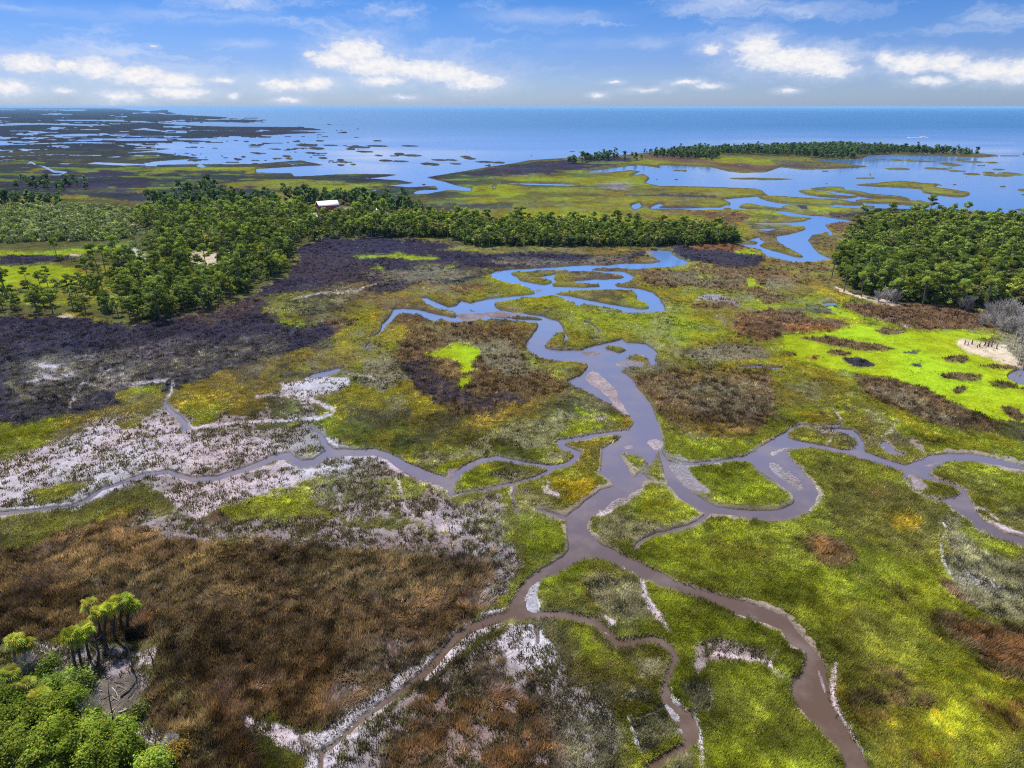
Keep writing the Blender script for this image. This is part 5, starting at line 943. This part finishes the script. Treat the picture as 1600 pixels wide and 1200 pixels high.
for _ in range(420):
    sx_, sy_ = g2.uniform(40, 250), g2.uniform(1000, 1175)
    if not inside(sx_, sy_, Q('45,1005 110,1008 200,1005 240,1015 245,1060 222,1110 262,1160 205,1170 165,1140 140,1085 60,1050'))[0]: continue
    x, y = at(sx_, sy_); a = g2.uniform(0, 6.28); L = g2.uniform(.3, 1.5); z = gz(x, y)+.12; c = g2.uniform(.12, .55); r_ = g2.uniform(.015, .05)
    K2.tube([(x, y, z), (x+math.cos(a)*L*.5+g2.normal(0, .08), y+math.sin(a)*L*.5, z+g2.uniform(0, .2)), (x+math.cos(a)*L, y+math.sin(a)*L, z+g2.uniform(-.02, .35))], [r_, r_*.8, r_*.3], (c, c*.9, c*.86), 4)
tag(link(bpy.data.objects.new('driftwood_litter', K2.mesh('driftwood_litter', M_LEAF))), 'bleached twigs and small branches littering the lower left mud', kind='stuff')
# drift logs lying on the mud
LOGS = [(136,1062,145,1038,.10,1),(148,1078,158,1068,.07,1),(150,1082,162,1085,.06,1),(190,1093,218,1065,.13,0),(196,1098,214,1078,.07,0),(166,1122,182,1110,.08,1),(172,1102,192,1082,.05,0),(158,1096,176,1090,.06,0),(163,1066,178,1058,.05,1),(180,1070,196,1074,.06,0),(140,1074,150,1058,.05,1),(186,1118,204,1112,.10,1),(168,1028,182,1010,.08,0),(205,1045,222,1030,.05,0),(186,1048,196,1040,.06,0),(200,1122,212,1130,.09,0),(152,1100,164,1112,.05,0),(176,1078,186,1094,.05,1),(60,1020,84,1030,.07,1),(80,1024,92,1018,.06,1),(98,1030,110,1022,.10,0),(225,955,238,948,.08,1),(212,968,232,956,.06,0),(238,962,240,950,.06,1),(256,1150,272,1160,.06,1),(262,1160,284,1150,.05,1),(250,1172,262,1186,.05,0),(158,1148,172,1158,.07,1)]
for k, (ax_, ay_, bx_, by_, r_, pale) in enumerate(LOGS):
    a = at(ax_, ay_); b = at(bx_, by_); x, y = a; dx, dy = b[0]-a[0], b[1]-a[1]; T = Kit(); B = Kit(); L = math.hypot(dx, dy)
    T.tube([(0, 0, r_), (dx*.35+.06*L, dy*.35, r_*1.2), (dx*.7, dy*.7+.05*L, r_*1.6), (dx, dy, r_*2.2)], [r_, r_*.95, r_*.75, r_*.3], (.3, .28, .26), 7)
    for s in (-1, 1): B.tube([(dx*.55, dy*.55, r_*1.4), (dx*.7-s*dy*.22, dy*.7+s*dx*.22, r_*2+.1*L)], [r_*.4, r_*.12], (.3, .28, .26), 4)
    bespoke((T, B), 'fallen_log', (x, y, gz(x, y)+.08), ('bleached' if pale else 'dark weathered')+' driftwood log lying on the lower left mud', 'log', ('trunk', 'branch'), (M_DEAD, M_DEAD) if pale else (M_CHAR, M_CHAR), ('bleached' if pale else 'dark')+' logs on the lower left mud')
# ---------------------------------------------------------------- house in the wood, shed, boat
M_RED = mat_plain('red painted boards', (.42, .03, .03), .6, .2, 3, stretch=(1, 1, 6)); M_ROOF = mat_plain('white metal roof', (.80, .80, .80), .35, .08, 2); M_GLASS = mat_plain('dark window glass', (.03, .035, .045), .15, .2)
M_TRIM = mat_plain('white paint', (.78, .77, .75), .5, .08); M_TAN = mat_plain('tan boards', (.45, .38, .30), .7, .2)
def boxes(bs):
    V = []; F = []
    for (x0, x1, y0, y1, z0, z1) in bs:
        n = len(V); V += [(x0, y0, z0), (x1, y0, z0), (x1, y1, z0), (x0, y1, z0), (x0, y0, z1), (x1, y0, z1), (x1, y1, z1), (x0, y1, z1)]
        F += [tuple(n+i for i in f) for f in ((3, 2, 1, 0), (4, 5, 6, 7), (0, 1, 5, 4), (1, 2, 6, 5), (2, 3, 7, 6), (3, 0, 4, 7))]
    return V, F
def part(name, bs, mat, parent): V, F = boxes(bs); return mesh_np(name, V, F, mat, None, parent=parent)
def gable(name, L, W, h0, h1, mat, parent, over=.5, th=.12):
    """gable roof, ridge along x"""
    V = []; F = []
    for s in (-1, 1):
        n = len(V); y1 = s*(W/2+over); z1 = h0-(h1-h0)*over/(W/2)
        for dz in (0, th): V += [(-L/2-over, 0, h1+dz), (L/2+over, 0, h1+dz), (L/2+over, y1, z1+dz), (-L/2-over, y1, z1+dz)]
        F += [tuple(n+i for i in f) for f in ((0, 1, 2, 3), (4, 5, 6, 7), (0, 1, 5, 4), (1, 2, 6, 5), (2, 3, 7, 6), (3, 0, 4, 7))]
    return mesh_np(name, V, F, mat, None, parent=parent)
def walls(L, W, h0, h1, mat, parent):
    V = [(-L/2, -W/2, 0), (L/2, -W/2, 0), (L/2, W/2, 0), (-L/2, W/2, 0), (-L/2, -W/2, h0), (L/2, -W/2, h0), (L/2, W/2, h0), (-L/2, W/2, h0), (-L/2, 0, h1-.02), (L/2, 0, h1-.02)]
    me = bpy.data.meshes.new('wall'); me.from_pydata(V, [], [(0, 1, 5, 4), (2, 3, 7, 6), (3, 0, 4, 8, 7), (1, 2, 6, 9, 5)]); me.materials.append(mat)
    o = bpy.data.objects.new('wall', me); link(o); o.parent = parent; return o
def house(px_, py_, L, W, h0, h1, rz, label, name='house', wallm=None, cat='house'):
    x, y = at(px_, py_); h = empty(name, (x, y, gz(x, y)), rz); tag(h, label, cat); walls(L, W, h0, h1, wallm or M_RED, h); gable('roof', L, W, h0, h1, M_ROOF, h); return h
hs = house(513, 336, 11.5, 7.4, 5.6, 7.7, R(31), 'red house with a long white metal roof rising out of the wood')
for s in (-1, 1):
    for k in (-4, 0, 4):
        y0 = s*3.7; f = part('window', [(k-.6, k+.6, min(y0, y0+s*.06), max(y0, y0+s*.06), 3.2, 4.6)], M_TRIM, hs); part('pane', [(k-.48, k+.48, min(y0+s*.061, y0+s*.08), max(y0+s*.061, y0+s*.08), 3.32, 4.48)], M_GLASS, f)
for k in (-1.8, 1.8): f = part('window', [(-5.81, -5.75, k-.5, k+.5, 3.2, 4.6)], M_TRIM, hs); part('pane', [(-5.83, -5.811, k-.4, k+.4, 3.3, 4.5)], M_GLASS, f)
dr = part('door', [(-5.81, -5.75, -.5, .5, .1, 2.2)], M_TRIM, hs); part('handle', [(-5.86, -5.812, .3, .36, 1.0, 1.1)], M_GLASS, dr)
sh = house(497, 351, 5.0, 2.6, 3.4, 4.4, R(4), 'small low building with a white roof below the red house', 'shed', M_TAN, 'shed')
part('door', [(-.5, .4, -1.36, -1.3, .1, 2.1)], M_TRIM, sh)
sh2 = house(596, 336, 4.6, 3.0, 2.6, 3.3, R(-4), 'pale low building at the right of the sandy clearing', 'shed', M_TAN, 'shed')
part('door', [(-.5, .4, -1.56, -1.5, .1, 2.1)], M_TRIM, sh2)
# white motor boat far out on the open water
bx_, by_ = at(1134, 203.5); bt = empty('motor_boat', (bx_, by_, 0), R(25)); tag(bt, 'white boat alone on the open sea beyond the wooded island', 'boat')
V = []; F = []; prof = [(-4.5, 1.25), (-2, 1.5), (1, 1.4), (3.4, .8), (5.0, .05)]
for (x, w_) in prof: V += [(x, -w_, 1.1+.05*max(x, 0)), (x, -w_*.75, -.3), (x, w_*.75, -.3), (x, w_, 1.1+.05*max(x, 0))]
for i in range(4): F += [(i*4+k, i*4+(k+1) % 4, i*4+4+(k+1) % 4, i*4+4+k) for k in range(4)]
F.append((0, 1, 2, 3)); mesh_np('hull', V, F, M_TRIM, None, parent=bt)
part('cabin', [(-1.4, 1.6, -.95, .95, 1.1, 2.6)], M_TRIM, bt); part('roof', [(-2.6, 1.9, -1.15, 1.15, 2.62, 2.75)], M_TRIM, bt); part('mast', [(-.05, .05, -.05, .05, 2.76, 5.4)], M_TRIM, bt)
# oyster shell rubble strewn along the drained creek banks
g = np.random.default_rng(5); PX = []; 
for SL in [QL('500,1178,30 560,1128,24 600,1100,22 640,1072,22 690,1025,18 760,975,14'), QL('790,955,12 820,935,10 835,915,8'), QL('1240,1105,8 1290,1150,10 1330,1190,6'), QL('1040,1070,12 1060,1110,14 1080,1125,6'), QL('1300,1060,8 1305,1100,10 1340,1160,6'), QL('1020,660,4 1036,700,6 1060,735,8'), QL('1205,725,10 1250,760,10'), QL('920,830,6 925,805,6 980,780,10 1002,755,6'), QL('640,720,6 690,748,6'), QL('1270,740,6 1283,775,8 1265,800,6')]:
    SL = np.array(SL)
    for i in range(len(SL)-1):
        n = int(np.hypot(*(SL[i+1, :2]-SL[i, :2]))*0.9); t = g.uniform(0, 1, n); p = SL[i, None]*(1-t[:, None])+SL[i+1, None]*t[:, None]
        PX.append(np.stack([p[:, 0]+g.normal(0, .5, n)*p[:, 2], p[:, 1]+g.normal(0, .4, n)*p[:, 2]], 1))
PX = np.concatenate(PX); X, Y = ground_xy(PX[:, 0], PX[:, 1]); _, dd, _ = cover(PX[:, 0], PX[:, 1], X, Y); k = dd < .3; X, Y = X[k], Y[k]; n = len(X)
Z = ground_z(X, Y); r_ = g.uniform(.05, .16, n)*(1+np.hypot(X, Y)/300)
o8 = np.array([(1, 0, 0), (0, 1, 0), (-1, 0, 0), (0, -1, 0), (0, 0, .7), (0, 0, -.7)]); V = np.stack([X, Y, Z], 1)[:, None]+o8[None]*g.uniform(.6, 1.3, (n, 6, 1))*r_[:, None, None]
F8 = np.array([(0, 1, 4), (1, 2, 4), (2, 3, 4), (3, 0, 4), (1, 0, 5), (2, 1, 5), (3, 2, 5), (0, 3, 5)]); F = (np.arange(n)[:, None, None]*6+F8[None]).reshape(-1, 3)
C = np.repeat(np.clip(np.array([.62, .57, .55])[None]*g.uniform(.25, .9, (n, 1)), 0, .8), 6, 0)
o = mesh_np('oyster_shells', V.reshape(-1, 3), F, M_GROUND, C); tag(o, 'white oyster shell rubble strewn along the drained creek banks', kind='stuff')
# ---------------------------------------------------------------- the air
HAZE = 3.2e-5
m, t, out = new_mat('haze')
pv = nd(t, 'ShaderNodeVolumePrincipled', inp={'Color': (.33, .62, 1.0, 1), 'Density': HAZE, 'Anisotropy': .0}); t.links.new(pv.outputs[0], out.inputs['Volume'])
V, F = boxes([(-S*1.1, S*1.1, -400, S*1.02, -1.8, 76)])
hz = mesh_np('haze', V, F, m); tag(hz, 'thin blue sea haze', kind='stuff')
